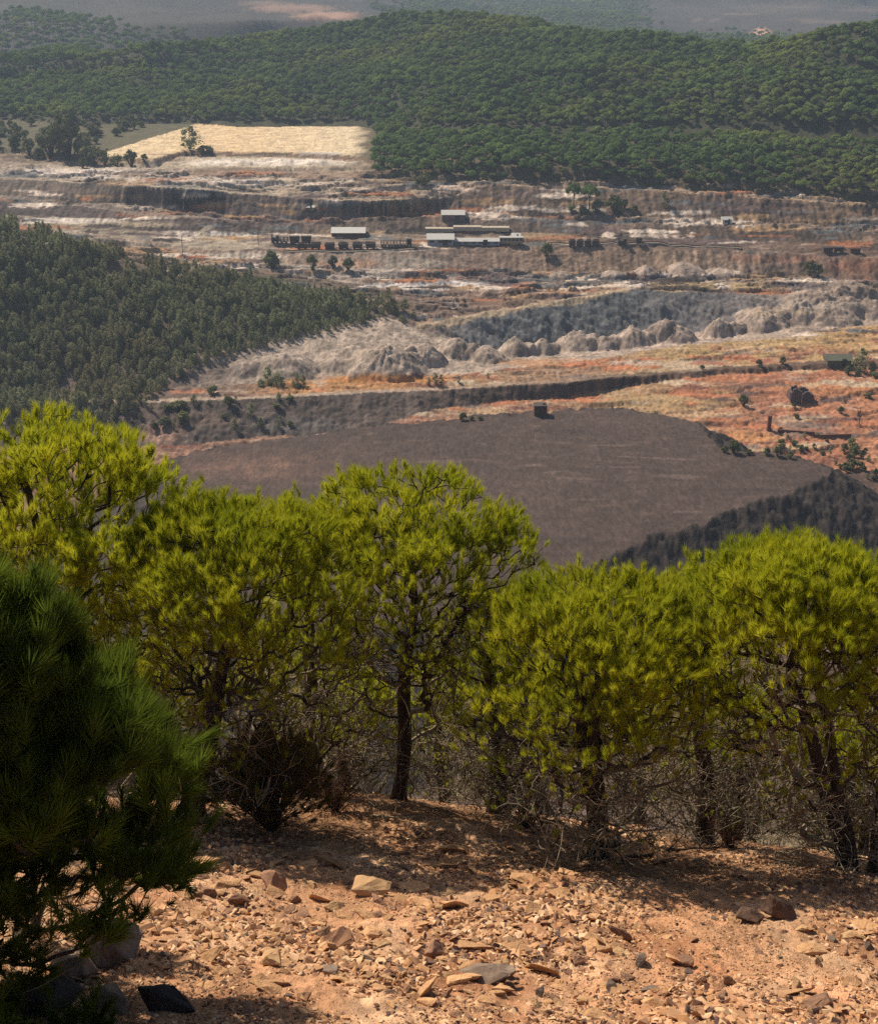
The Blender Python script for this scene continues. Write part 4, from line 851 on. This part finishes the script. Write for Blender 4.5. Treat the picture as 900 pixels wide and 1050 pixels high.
def grow(trunks, tips, r, up=.4):
    """branches that join every tip to the nearest suitable wood; returns chains with pipe-model radii"""
    P = []; par = []; depth = []; istr = []
    for tr in trunks:
        for i, q in enumerate(tr): P.append(q); par.append(len(P) - 2 if i else -1); depth.append(.12 * i); istr.append(True)
    cap = len(P) + len(tips) * 14; A = np.zeros((cap, 3)); n = len(P); A[:n] = P; par = par + [0] * (cap - n); dep = np.zeros(cap); dep[:n] = depth
    tz = [t for t in trunks]; chains = []; tipn = []
    for t in tips:
        d = A[:n] - t; hd = np.hypot(d[:, 0], d[:, 1]); dist = np.sqrt((d * d).sum(1))
        cost = dist * (1 + 1.3 * np.clip((A[:n, 2] - t[2] + up * hd) / np.maximum(dist, .05), 0, 2)) + .10 * dep[:n]
        j = int(np.argmin(cost)); a = A[j]; L = dist[j]
        m = max(2, min(10, int(L / .14) + 2)); mid = (a + t) / 2 + np.array((0, 0, -.10 * L)) + r.normal(0, .045 * L, 3)
        c = bez(a, mid, t, m); c[1:-1] += r.normal(0, .016, (m - 2, 3))
        ids = [j]
        for q in c[1:]:
            A[n] = q; par[n] = ids[-1]; dep[n] = dep[ids[-1]] + L / m; ids.append(n); n += 1
        chains.append(ids); tipn.append(n - 1)
    w = np.zeros(n); w[tipn] = 1
    return A[:n], par[:n], chains, w
def pine(name, label, base, top_py, half_px, cx_px, cb, ntips, seed, mat, trunks=1, lean=0., rb=.13, tuftsc=.74, dens=4.6, low_dead=60, shape='dome', depthR=1., twmat=None, tpos=None, clump=.15, fill=.3, bias=.62, sparse=.2, rough=.22):
    r = np.random.RandomState(seed); bx, by, _ = at(*base); bz = gz(bx, by) - .06; Yb = by
    zt = -float(slope(top_py)) * Yb; H = zt - bz; s = (by * CT - (bz + H * .6) * ST) / F
    R = half_px * s; zt = -float(slope(top_py)) * (Yb + .42 * R * depthR); H = zt - bz - .05; cx = float(uof(cx_px, (top_py + base[1]) / 2 - 40)) * Yb - bx
    root = tag(empty(name, (bx, by, bz)), label, 'pine tree')
    axis = lambda h: np.array((cx * min(1, (h / (.62 * H)) ** 1.3) + .03 * math.sin(3 * h + seed), .03 * math.sin(2.3 * h + seed * 2), h))
    trs = []
    if tpos is None: tpos = [0.] if trunks == 1 else list(np.linspace(-.22, .22, trunks))
    for k in range(trunks):
        hh = np.arange(0, H * (.9 if k == 0 else .72), .12); q = np.array([axis(h) for h in hh])
        q[:, 0] += tpos[k] * (.15 + hh / H * 1.6) if trunks > 1 else 0; q[:, 1] += (.1 * k) * hh / H
        trs.append(q)
    def prof(sv):
        sv = np.asarray(sv, float)
        if shape == 'dome': return np.where(sv < .42, .5 + .5 * np.minimum(sv / .42, 1) ** .7, np.sqrt(np.clip(1 - np.maximum((sv - .42) / .58, 0) ** 2.2, 0, 1)))
        if shape == 'bush': return np.where(sv < .25, .8 + .2 * sv / .25, np.clip(1 - np.maximum((sv - .25) / .75, 0) ** 1.25, 0, 1) ** .85)
        return np.where(sv < .55, .34 + .66 * (sv / .55) ** 1.0, np.sqrt(np.clip(1 - np.maximum((sv - .55) / .45, 0) ** 2, 0, 1)))
    # clusters of shoots
    nc = max(30, ntips // 8); tips = []
    while len(tips) < ntips:
        sv = r.uniform(0, 1) ** bias; a = r.uniform(0, 6.283); rr = prof(sv) * R * (1 + rough * perlin(a * 1.1 + seed, sv * 3)) * (1 + .0)
        f = 1 - (fill * 2.0 * r.uniform(0, 1) ** 1.6) if r.rand() < .8 else r.uniform(.15, .9)
        c = np.array((math.cos(a) * rr * f, math.sin(a) * rr * f * depthR, H * (cb + (1 - cb) * (1 - (1 - sv) * (1 if f > .5 else 1.0))))); 
        if f < .75: c[2] = H * (cb + (1 - cb) * r.uniform(.3, 1) * prof(np.array(.42)))
        # keep inside the dome
        svc = (c[2] / H - cb) / (1 - cb); lim = float(prof(np.clip(svc, 0, 1))) * R * 1.05
        if math.hypot(c[0], c[1] / depthR) > lim: continue
        ax = axis(c[2]); c = c + np.array((ax[0], ax[1], 0))
        for k in range(r.randint(4, 11)):
            q = c + r.normal(0, clump, 3) * np.array((1, 1, .6)); sq = (q[2] / H - cb) / (1 - cb); lq = float(prof(np.clip(sq, 0, 1))) * R * 1.06
            if math.hypot(q[0] - ax[0], (q[1] - ax[1]) / depthR) < lq and q[2] < H - .12: tips.append(q)
    tips = np.array(tips[:ntips]); tips = tips[tips[:, 2] > .25]; tips[:, 2] = np.minimum(tips[:, 2], H - .1)
    dead = []
    for k in range(low_dead):
        h = H * r.uniform(.13, max(.16, cb + .40)); a = r.uniform(0, 6.283); q = r.uniform(.2, .8) * R; dead.append(axis(h) + np.array((math.cos(a) * q, math.sin(a) * q, r.uniform(-.25, .25))))
    dead = np.array(dead) if dead else np.zeros((0, 3)); dead = dead[dead[:, 2] > .12] if len(dead) else dead
    allt = np.concatenate([tips, dead]); dist = np.hypot(allt[:, 0] - cx * .7, allt[:, 1]); order = np.argsort(dist + r.uniform(0, .25, len(dist)))
    A, par, chains, w = grow(trs, allt[order], r)
    isd = order >= len(tips)
    for i in range(len(A) - 1, 0, -1):
        if par[i] >= 0: w[par[i]] += w[i]
    rad = .0044 * np.maximum(w, 1) ** .415
    n0 = 0; tch = []
    for q in trs:
        m = len(q); hh = q[:, 2] / H; rt = np.maximum(rad[n0:n0 + m], rb * (1 - hh) ** .9 * (1 if n0 == 0 else .75) + .012); rt = rt * (1 + .5 * np.exp(-q[:, 2] / .12)); rad[n0:n0 + m] = rt
        tch.append((q, rt)); n0 += m
    V, Fc = tubes(tch); link('trunk', np_mesh('trunk', V, Fc, True), M['bark'], root)
    live = []; dd = []
    for ids, d in zip(chains, isd):
        rr = rad[ids].copy(); rr[0] = rr[1]
        (dd if d else live).append((A[ids], rr))
    V, Fc = tubes(live); link('branches', np_mesh('branches', V, Fc, True), M['bark'], root)
    if dd:
        extra = []
        for P_, R_ in dd:
            for k in range(6):
                j = r.randint(len(P_) // 3, len(P_)); a = P_[j]; b = a + r.normal(0, .16, 3) + (P_[-1] - P_[0]) * .12; c_ = b + r.normal(0, .12, 3); extra.append((bez(a, b, c_, 4), np.array((.0055, .0045, .0035, .0025))))
        V, Fc = tubes(dd + extra, .0022, 3); link('dead_twigs', np_mesh('dead_twigs', V, Fc, True), twmat or M['twig'], root)
    # needles
    liv = [c for c, d in zip(chains, isd) if not d]
    P = []; D = []; SC = []
    cen = np.array((cx, 0, H * (cb + (1 - cb) * .35)))
    for ids in liv:
        t = A[ids[-1]]; e = A[ids[-1]] - A[ids[max(0, len(ids) - 3)]]; e /= max(np.linalg.norm(e), 1e-6)
        o_ = t - cen; o_ /= max(np.linalg.norm(o_), 1e-6)
        k = int(dens * (sparse + (1 - sparse) * float(sst(.42, .92, (t[2] / H - cb) / (1 - cb)))) + r.rand())
        for q in range(k):
            f = 0 if q == 0 else r.uniform(.0, .26)
            p0 = t - e * f + (r.normal(0, .04, 3) if q else 0); dv = .35 * e + .4 * o_ + np.array((0, 0, .75)) + r.normal(0, .28, 3)
            if q: dv = dv + r.normal(0, .3, 3)
            P.append(p0); D.append(dv); SC.append(tuftsc * r.uniform(.75, 1.25) * (.8 + .25 * float(sst(.2, .7, t[2] / H))))
    V, Fc = tufts(np.array(P), np.array(D), np.array(SC), r)
    link('crown', np_mesh('needles', V, Fc), mat, root)
    return root
pine('stone_pine', 'tallest bright green pine, rounded crown cut by the picture edge', (60, 858, 14.2), 402, 190, 42, .16, 2300, 41, M['needle'], low_dead=200, bias=.6, sparse=.3, dens=4.2)
pine('stone_pine', 'olive green pine with spreading branches between the tallest pine and the umbrella pine', (200, 846, 13.6), 486, 165, 238, .12, 1750, 42, M['needle'], low_dead=190, bias=.56, sparse=.14, dens=4.2)
pine('stone_pine', 'umbrella shaped pine with straight dark trunk standing in the middle', (410, 822, 15.2), 466, 138, 422, .36, 1400, 43, M['needle'], low_dead=190, bias=.56, sparse=.14, dens=4.2, shape='umb', rb=.085)
pine('stone_pine', 'low wide pine with forked dark trunk, branches almost to the ground', (612, 880, 13.0), 566, 150, 612, .15, 1650, 44, M['needle'], trunks=2, tpos=[0., -.16], low_dead=210, rb=.10, bias=.56, sparse=.14, dens=4.2)
pine('stone_pine', 'pine with two leaning dark trunks joined at the base', (866, 890, 13.0), 534, 138, 812, .34, 1500, 45, M['needle'], trunks=2, tpos=[0., .24], low_dead=190, rb=.10, bias=.56, sparse=.14, dens=4.2)
pine('stone_pine', 'pine with one upright trunk, crown partly out of the picture', (897, 892, 13.1), 545, 110, 925, .24, 600, 46, M['needle'], low_dead=90, rb=.10)
pine('stone_pine', 'yellowish pine filling the gap behind the umbrella pine and the olive pine', (318, 836, 15.8), 494, 85, 318, .1, 520, 47, M['needle'], low_dead=130, sparse=.2)
pine('stone_pine', 'small pine filling the gap behind the umbrella pine and the low wide pine', (512, 850, 15.4), 586, 75, 505, .05, 420, 48, M['needle'], low_dead=160, sparse=.2)
pine('stone_pine', 'pine filling the gap behind the low wide pine and the leaning pine', (722, 868, 15.0), 556, 92, 718, .06, 620, 49, M['needle'], low_dead=170, sparse=.2)
pine('young_pine', 'dark shaded young pine with dense long needles close to the camera', (-40, 1002, 7.4), 548, 250, 0, .0, 1500, 50, M['needle_dark'], low_dead=40, shape='bush', tuftsc=1.3, rb=.09, dens=4.2, clump=.10, fill=.42, bias=.85, sparse=.8, rough=.5)
# more of the same pines lower down the slope, behind the brow
SRC = [o for o in COL.objects if o.name.startswith('stone_pine') and o.type == 'EMPTY']
def copy_tree(src, x, y, s, rz, label, group):
    o = src.copy(); COL.objects.link(o); o.location = (x, y, gz(x, y) - .08); o.scale = (s, s, s); o.rotation_euler = (0, 0, rz); o['label'] = label; o['group'] = group
    for ch in src.children:
        c = ch.copy(); COL.objects.link(c); c.parent = o
    return o
for i, (px_, Y_, s_, k) in enumerate(((150, 18.2, .8, 3), (262, 18.8, .85, 8), (352, 18.6, .72, 3), (455, 18.8, .78, 8), (545, 18.4, .8, 3), (665, 18.3, .8, 8), (770, 18.4, .82, 3), (850, 18.9, .8, 8), (60, 18.6, .8, 8), (905, 18.3, .85, 3))):
    copy_tree(SRC[k], float(uof(px_, 740)) * Y_, Y_, s_, 1.1 + 2.1 * i, 'lower pine just behind the brow, seen only between the trunks', 'pines just behind the brow')
# dry bush under the olive pine
def dry_bush(name, label, base, hpx, wpx, n, seed, leaf=None):
    r = np.random.RandomState(seed); x, y, _ = at(*base); z = gz(x, y) - .04; s = (y * CT - z * ST) / F; root = tag(empty(name, (x, y, z)), label, 'bush'); ch = []; P = []; D = []
    for i in range(n):
        a = r.uniform(0, 6.283); q = r.uniform(.1, 1); tip = np.array((math.cos(a) * q * wpx * s, math.sin(a) * q * wpx * s * .8, hpx * s * r.uniform(.55, 1.05) * (1 - .35 * q * q)))
        c = bez(np.zeros(3), tip * np.array((.35, .35, .6)), tip, 6); c[1:] += r.normal(0, .02, (5, 3)); ch.append((c, np.linspace(.009, .002, 6)))
        for k in range(5):
            j = r.randint(2, 5); b = c[j] + (tip - c[j]) * .5 + r.normal(0, .09, 3); ch.append((bez(c[j], (c[j] + b) / 2 + r.normal(0, .02, 3), b, 3), np.array((.004, .003, .002))))
            if r.rand() < .8: P.append(b); D.append(b - c[j] + np.array((0, 0, .1)))
    V, Fc = tubes(ch, 0, 3); link('stems', np_mesh('stems', V, Fc, True), M['dry_bush'], root)
    if leaf: V, Fc = tufts(np.array(P), np.array(D), np.full(len(P), .75), r); link('foliage', np_mesh('foliage', V, Fc), leaf, root)
    return root
M['dry_needle'] = leaf_mat('dry_brown_needles', (.115, .095, .025), (.19, .15, .035), .3, 2., .1)
dry_bush('dry_bush', 'brown dried bush under the olive green pine', (278, 856, 13.0), 125, 74, 190, 61, M['dry_needle'])
dry_bush('dry_bush', 'low grey dead brush at the foot of the umbrella pine', (345, 850, 14.4), 70, 50, 70, 62)
dry_bush('dry_bush', 'low dead brush between the forked pine and the leaning pine', (745, 880, 14.2), 60, 50, 45, 63)
dry_bush('dry_bush', 'dead brush at the foot of the low wide pine', (540, 858, 14.3), 60, 45, 40, 64)
print('pines', round(time.time() - T0, 1))
# ------------------------------------------------------------------ stones
def hull(seed, n=13, dims=(1, .7, .4), sub=0):
    r = np.random.RandomState(seed); bm = bmesh.new()
    P = unit(n, r) * np.array(dims) * r.uniform(.75, 1., (n, 1))
    for q in P: bm.verts.new(q)
    res = bmesh.ops.convex_hull(bm, input=bm.verts[:])
    dl = [e for e in res['geom_interior'] + res['geom_unused'] if isinstance(e, bmesh.types.BMVert)]
    if dl: bmesh.ops.delete(bm, geom=list(set(dl)), context='VERTS')
    if sub:
        bmesh.ops.bevel(bm, geom=bm.edges[:], offset=.03, segments=1, affect='EDGES')
        bmesh.ops.triangulate(bm, faces=bm.faces[:]); bmesh.ops.subdivide_edges(bm, edges=bm.edges[:], cuts=sub, use_grid_fill=True)
        bm.verts.ensure_lookup_table(); bm.normal_update()
        V = np.array([v.co[:] for v in bm.verts]); nn = np.array([v.normal[:] for v in bm.verts])
        d = .06 * fbm(V[:, 0] * 3 + V[:, 2] * 2 + seed, V[:, 1] * 3 - V[:, 2] * 4, 4) + .02 * np.sin(14 * (V[:, 2] + .5 * V[:, 0] + .2 * perlin(V[:, 0] * 3, V[:, 1] * 3)))
        for v, dd, nv in zip(bm.verts, d, nn): v.co = v.co + Vector(nv * dd)
    bmesh.ops.triangulate(bm, faces=bm.faces[:])
    bm.verts.index_update(); V = np.array([v.co[:] for v in bm.verts]); Fc = np.array([[v.index for v in f.verts] for f in bm.faces]); bm.free(); return V, Fc
from mathutils import Vector
M['rock_brown'] = simple_mat('brown_stone', (.15, .085, .055), .95, .5, 7., .02, col2=(.075, .045, .032))
HT = [hull(s, 8 + s % 3, (1, .72, .15 + .06 * (s % 4))) for s in range(10)]
def eul(a, b, c):
    ca, sa, cb, sb, cc, sc_ = np.cos(a), np.sin(a), np.cos(b), np.sin(b), np.cos(c), np.sin(c)
    z = np.zeros_like(a); o = np.ones_like(a)
    Rx = np.stack([o, z, z, z, ca, -sa, z, sa, ca], -1).reshape(-1, 3, 3); Ry = np.stack([cb, z, sb, z, o, z, -sb, z, cb], -1).reshape(-1, 3, 3); Rz = np.stack([cc, -sc_, z, sc_, cc, z, z, z, o], -1).reshape(-1, 3, 3)
    return Rz @ Ry @ Rx
def scree(n, seed, smin, smax, powr, mats, name, label):
    r = np.random.RandomState(seed); pxs = r.uniform(-60, 960, n); Yv = 5.8 + 10.2 * r.uniform(0, 1, n) ** 1.25; X = uof(pxs, 940) * Yv
    cl = fbm(X / .9, Yv / .9, 3); keep = r.uniform(0, 1, n) < np.clip(.62 + 1.6 * cl, .1, 1) * (1 - .65 * sst(12.6, 14.5, Yv)); X = X[keep]; Yv = Yv[keep]; n = len(X)
    Z = full_height(X, Yv)[0]; s = smin + (smax - smin) * r.uniform(0, 1, n) ** powr * np.clip(.75 + 1.1 * fbm(X / 1.6 + 9, Yv / 1.6, 2), .3, 1.5)
    R = eul(r.normal(0, .4, n) - .4, r.normal(0, .4, n), r.uniform(0, 6.28, n)); pk = r.randint(0, len(HT), n); a = Acc(); mi = r.choice(len(mats), n, p=[.34, .19, .2, .18, .09])
    for k, (V, Fc) in enumerate(HT):
        for m_ in range(len(mats)):
            q = (pk == k) & (mi == m_)
            if not q.any(): continue
            W = np.einsum('nij,vj->nvi', R[q], V) * s[q][:, None, None] + np.stack([X[q], Yv[q], Z[q] + s[q] * .12], -1)[:, None]
            nv = len(V); a.add(W.reshape(-1, 3), (Fc[None] + (np.arange(q.sum()) * nv)[:, None, None]).reshape(-1, 3), m_)
    V, Fc, m_ = a.out(); me = np_mesh(name, V, Fc, False, m_)
    for m in mats: me.materials.append(m)
    o = bpy.data.objects.new(name, me); COL.objects.link(o); return tag(o, label, 'rubble', kind='stuff')
M['chip_pale'] = simple_mat('pale_chips', (.69, .45, .28), .95, .25, 3., 0, col2=(.48, .31, .16)); M['chip_tan'] = simple_mat('tan_chips', (.56, .32, .17), .95, .3, 3.); M['chip_orange'] = simple_mat('orange_chips', (.48, .25, .115), .95, .3, 3.)
M['chip_red'] = simple_mat('red_brown_chips', (.27, .135, .075), .95, .35, 3.); M['chip_dark'] = simple_mat('purple_brown_chips', (.16, .095, .075), .95, .35, 3.)
CM = [M['chip_tan'], M['chip_pale'], M['chip_orange'], M['chip_red'], M['chip_dark']]
scree(130000, 71, .008, .075, 2.3, CM, 'stone_chippings', 'loose rusty and tan stone chippings covering the slope')
def rock(px, py, wpx, mat, label, dims=(1, .7, .45), tilt=(0, 0, 0), seed=0, group=None, name='rock', sub=2, sink=.12):
    p = hit(px, py, 4.5); s = mpp(p); V, Fc = hull(100 + seed, 14, dims, sub); V = V * (wpx * .5 * s)
    o = link(name, np_mesh('rock_mesh', V, Fc), mat, None, (p[0], p[1] + .2 * wpx * s, p[2] + wpx * .5 * s * (dims[2] * .55 - sink))); o.rotation_euler = tilt; return tag(o, label, 'rock', group)
rock(372, 920, 64, M['rock_tan'], 'flat topped tan slab with a dark broken front edge', (1, .7, .36), (-.1, .08, .1), 1)
rock(281, 914, 42, M['rock_red'], 'blocky reddish rock leaning at the edge of the pine shade', (.9, .8, .62), (0, .5, .3), 2)
rock(303, 926, 20, M['rock_red'], 'small red brown stone beside the blocky reddish rock', (1, .8, .6), (0, .2, 1), 3)
rock(243, 930, 34, M['rock_red'], 'dark red wedge of rock on the sunlit scree', (1, .6, .5), (.2, .2, .4), 4)
rock(447, 985, 38, M['rock_red'], 'jagged upright red brown rock in the sunlit scree', (.8, .7, .75), (.2, .3, .8), 5)
rock(497, 1010, 74, M['rock_grey'], 'long flat grey brown slab at the bottom of the scree', (1, .55, .26), (0, -.1, .15), 6)
rock(638, 964, 42, M['rock_red'], 'long narrow dark red stone lying on the scree', (1, .36, .3), (0, .42, -.3), 7)
rock(798, 944, 60, M['rock_brown'], 'dark jagged slab sticking up in the pine shade', (1, .5, .55), (.2, .55, -.2), 8)
rock(770, 948, 44, M['rock_brown'], 'grey brown slab beside the dark jagged slab', (1, .6, .4), (.1, .3, .2), 9)
rock(812, 910, 26, M['rock_tan'], 'pale pointed rock in front of the leaning pine', (.7, .6, .8), (.1, -.2, .3), 10)
rock(835, 918, 18, M['rock_grey'], 'small grey rock next to the pale pointed rock', (.7, .6, .7), (.1, .2, .3), 11)
rock(345, 974, 46, M['rock_red'], 'broad low reddish rock half buried in yellow scree', (1, .8, .4), (.1, -.3, .6), 12)
rock(278, 990, 36, M['rock_tan'], 'tan half buried rock beside yellow earth', (1, .8, .45), (.1, .3, .6), 13)
rock(340, 1002, 34, M['rock_grey'], 'grey brown triangular rock near the bottom edge', (.9, .7, .5), (.3, .3, 1.6), 14)
rock(705, 992, 26, M['rock_red'], 'dark red lump of rock alone on the fine scree', (.9, .8, .6), (0, .2, .4), 15)
rock(840, 1036, 40, M['rock_red'], 'rounded red brown rock near the bottom edge', (1, .8, .5), (0, .1, .2), 16)
rock(515, 1008, 40, M['rock_red'], 'red wedge rock in front of the long flat slab', (1, .6, .4), (.1, .2, .5), 17, sink=.2)
rock(112, 990, 86, M['rock_grey'], 'big layered grey outcrop under the dark young pine', (1, .8, .62), (.1, .15, .5), 18, name='outcrop')
rock(72, 1008, 66, M['rock_grey'], 'rounded grey boulder beside the layered outcrop', (1, .9, .7), (0, .1, .9), 19, name='boulder')
rock(165, 1042, 84, M['rock_dark'], 'black slab of rock pointing downhill at the bottom edge', (1, .5, .35), (.1, .32, -.2), 20)
rock(40, 1046, 100, M['rock_dark'], 'dark boulder at the bottom corner under the young pine', (1, .8, .5), (0, .1, .3), 21, name='boulder')
rock(110, 1040, 70, M['rock_grey'], 'low grey rock between the dark boulder and the black slab', (1, .8, .4), (0, .1, .3), 22)
RV = [hull(200 + s, 10, (1, .7, .26 + .05 * (s % 4)), 1) for s in range(8)]; RM = []
for mm in ('rock_red', 'rock_grey', 'rock_tan'):
    RM.append([])
    for V, Fc in RV: me = np_mesh('stone_mesh', V, Fc); me.materials.append(M[mm]); RM[-1].append(me)
r = np.random.RandomState(77); LB = ['small angular red brown stone lying on the sunlit scree', 'small angular grey brown stone lying on the sunlit scree', 'small angular tan stone lying on the sunlit scree']; GB = ['red brown stones on the scree', 'grey brown stones on the scree', 'tan stones on the scree']
n = 0
while n < 290:
    px_ = r.uniform(140, 898); py_ = r.uniform(885, 1048)
    if px_ < np.interp(py_, [880, 1048], [170, 215]): continue
    if py_ < np.interp(px_, [150, 450, 600, 900], [875, 880, 905, 955]) and r.rand() < .7: continue
    p = hit(px_, py_, 4.5); s = mpp(p); w = (9 + 22 * r.rand() ** 2.2) * s * .5; k = r.choice(3, p=[.55, .2, .25])
    inst('stone', RM[k][r.randint(8)], (p[0], p[1], p[2] + w * .12), (w, w, w * r.uniform(.7, 1.3)), 0, LB[k], 'stone', GB[k]).rotation_euler = (r.normal(-.3, .4), r.normal(0, .4), r.uniform(0, 6.28)); n += 1
# flat slabs half buried in the scree
SV = [hull(300 + q, 9, (1, .62, .2 + .05 * (q % 3)), 1) for q in range(7)]; SM = []
M['slab'] = simple_mat('orange_tan_slab', (.56, .34, .17), .95, .4, 9., .012, objrand=.2, col2=(.38, .19, .09))
for V, Fc in SV: me = np_mesh('slab_mesh', V, Fc); me.materials.append(M['slab']); SM.append(me)
r = np.random.RandomState(93)
for i in range(170):
    px_ = r.uniform(170, 640) if i < 100 else r.uniform(180, 895); py_ = r.uniform(868, 1045)
    if py_ > 890 and px_ < np.interp(py_, [880, 1048], [180, 225]): continue
    p = hit(px_, py_, 4.5); s_ = mpp(p); w_ = (22 + 40 * r.rand() ** 2.) * s_ * .5
    inst('flat_stone', SM[r.randint(7)], (p[0], p[1], p[2] + w_ * .04), (w_, w_, w_ * r.uniform(.7, 1.4)), 0, 'flat orange tan stone half buried in the loose scree', 'stone', 'half buried flat stones').rotation_euler = (r.normal(-.25, .3), r.normal(.15, .3), r.uniform(-.7, .7))
# fallen branches and dry sticks
def stick(pts, r0, label, mat, seed, name='fallen_branch', twigs=8):
    r = np.random.RandomState(seed); Q = np.array([hit(a, b, 5) for a, b in pts]) + np.array((0, 0, r0 * 1.6)); ch = []; t = np.linspace(0, 1, 14); i = t * (len(Q) - 1)
    c = np.stack([np.interp(i, range(len(Q)), Q[:, k]) for k in range(3)], -1) + r.normal(0, .012, (14, 3)); ch.append((c - Q[0], np.linspace(r0, r0 * .35, 14)))
    for k in range(twigs):
        j = r.randint(3, 13); a = c[j] - Q[0]; b = a + (c[-1] - c[0]) * .12 + r.normal(0, .12, 3) + np.array((0, 0, .1)); ch.append((bez(a, (a + b) / 2 + r.normal(0, .02, 3), b, 4), np.linspace(r0 * .35, r0 * .12, 4)))
    V, Fc = tubes(ch, .002, 5); o = link(name, np_mesh(name, V, Fc, True), mat, None, Q[0]); tag(o, label, 'branch')
stick([(640, 884), (700, 873), (745, 872)], .022, 'long fallen branch lying on the ground between the forked and leaning pines', M['bark'], 5)
stick([(620, 886), (580, 894), (552, 890)], .014, 'bent dead stick at the foot of the low wide pine', M['twig'], 6)
stick([(380, 838), (430, 842), (470, 836)], .016, 'thin fallen branch at the foot of the umbrella pine', M['twig'], 7)
# twigs and fallen needles in the shade
r = np.random.RandomState(88); n = 5200; pxs = r.uniform(120, 960, n); Yv = r.uniform(10.4, 16.5, n); X = uof(pxs, 880) * Yv; k = r.uniform(0, 1, n) < np.clip(.4 + 1.2 * fbm(X / .8, Yv / .8, 2), .05, 1) * sst(10.3, 12.4, Yv); X = X[k]; Yv = Yv[k]; n = len(X)
Z = full_height(X, Yv)[0]; a = r.uniform(0, 6.283, n); L_ = r.uniform(.04, .22, n); d = np.stack([np.cos(a) * L_, np.sin(a) * L_, r.normal(0, .25, n) * L_ - .5 * np.sin(a) * L_], -1); b = np.stack([-np.sin(a), np.cos(a), 0 * a], -1) * r.uniform(.002, .005, n)[:, None]; up = np.array((0, 0, .006)); P0 = np.stack([X, Yv, Z + .012], -1) - d * .5; P1 = P0 + d
V = np.stack([P0 - b, P0 + b, P0 + up, P1 - b * .5, P1 + b * .5, P1 + up * .7], 1).reshape(-1, 3); T_ = np.array([(0, 1, 4), (0, 4, 3), (1, 2, 5), (1, 5, 4), (2, 0, 3), (2, 3, 5)]); Fc = (T_[None] + (np.arange(n) * 6)[:, None, None]).reshape(-1, 3)
M['litter'] = simple_mat('dry_twig_litter', (.30, .185, .105), .95, .5, 2.); tag(link('twig_litter', np_mesh('twig_litter', V, Fc), M['litter']), 'dry twigs and brown needles strewn under the pines', 'litter', kind='stuff')
print('stones', round(time.time() - T0, 1))
# ------------------------------------------------------------------ air, sky, sun, camera
hz = MB().box((0, 1540, -32), (8200, 3600, 270)).build('haze', new_mat('haze_air')[0]); tag(hz, 'thin bluish haze over the valley', 'haze', kind='stuff')
nt = hz.data.materials[0].node_tree
ho = N(nt, 'ShaderNodeOutputMaterial'); hv = N(nt, 'ShaderNodeVolumePrincipled'); nt.links.new(hv.outputs[0], ho.inputs['Volume'])
hv.inputs['Color'].default_value = (.62, .78, 1., 1); hv.inputs['Density'].default_value = .00017; hv.inputs['Anisotropy'].default_value = .2
w = bpy.data.worlds.new('World'); S.world = w; w.use_nodes = True
sk = w.node_tree.nodes.new('ShaderNodeTexSky'); sk.sky_type = 'NISHITA'; sk.sun_disc = False
SUN_EL, SUN_AZ = math.radians(45), math.radians(-40)
sk.sun_elevation = SUN_EL; sk.sun_rotation = SUN_AZ; sk.dust_density = 2.0
w.node_tree.links.new(sk.outputs[0], w.node_tree.nodes['Background'].inputs[0]); w.node_tree.nodes['Background'].inputs[1].default_value = .075
ld = bpy.data.lights.new('sun', 'SUN'); ld.energy = 5.0; ld.angle = math.radians(.5); ld.color = (1, .89, .72)
lo = bpy.data.objects.new('sun', ld); COL.objects.link(lo)
from mathutils import Vector
sd = Vector((math.sin(SUN_AZ) * math.cos(SUN_EL), math.cos(SUN_AZ) * math.cos(SUN_EL), math.sin(SUN_EL)))
lo.rotation_euler = sd.to_track_quat('Z', 'Y').to_euler(); lo.location = (-30, 40, 60)
cd = bpy.data.cameras.new('camera'); co = bpy.data.objects.new('camera', cd); COL.objects.link(co); S.camera = co
cd.sensor_fit = 'HORIZONTAL'; cd.sensor_width = 36; cd.lens = 36 * F / 900; cd.clip_start = .1; cd.clip_end = 9000
co.location = (0, 0, 0); co.rotation_euler = (math.radians(90) - TH, 0, 0)
S.view_settings.view_transform = 'Standard'; S.view_settings.look = 'None'; S.view_settings.exposure = .38; S.view_settings.gamma = 1
S.render.engine = 'CYCLES'
S.cycles.use_denoising = False; S.cycles.max_bounces = 6; S.cycles.diffuse_bounces = 3; S.cycles.transmission_bounces = 4; S.cycles.volume_bounces = 0; S.cycles.transparent_max_bounces = 4
print('script', round(time.time() - T0, 1))
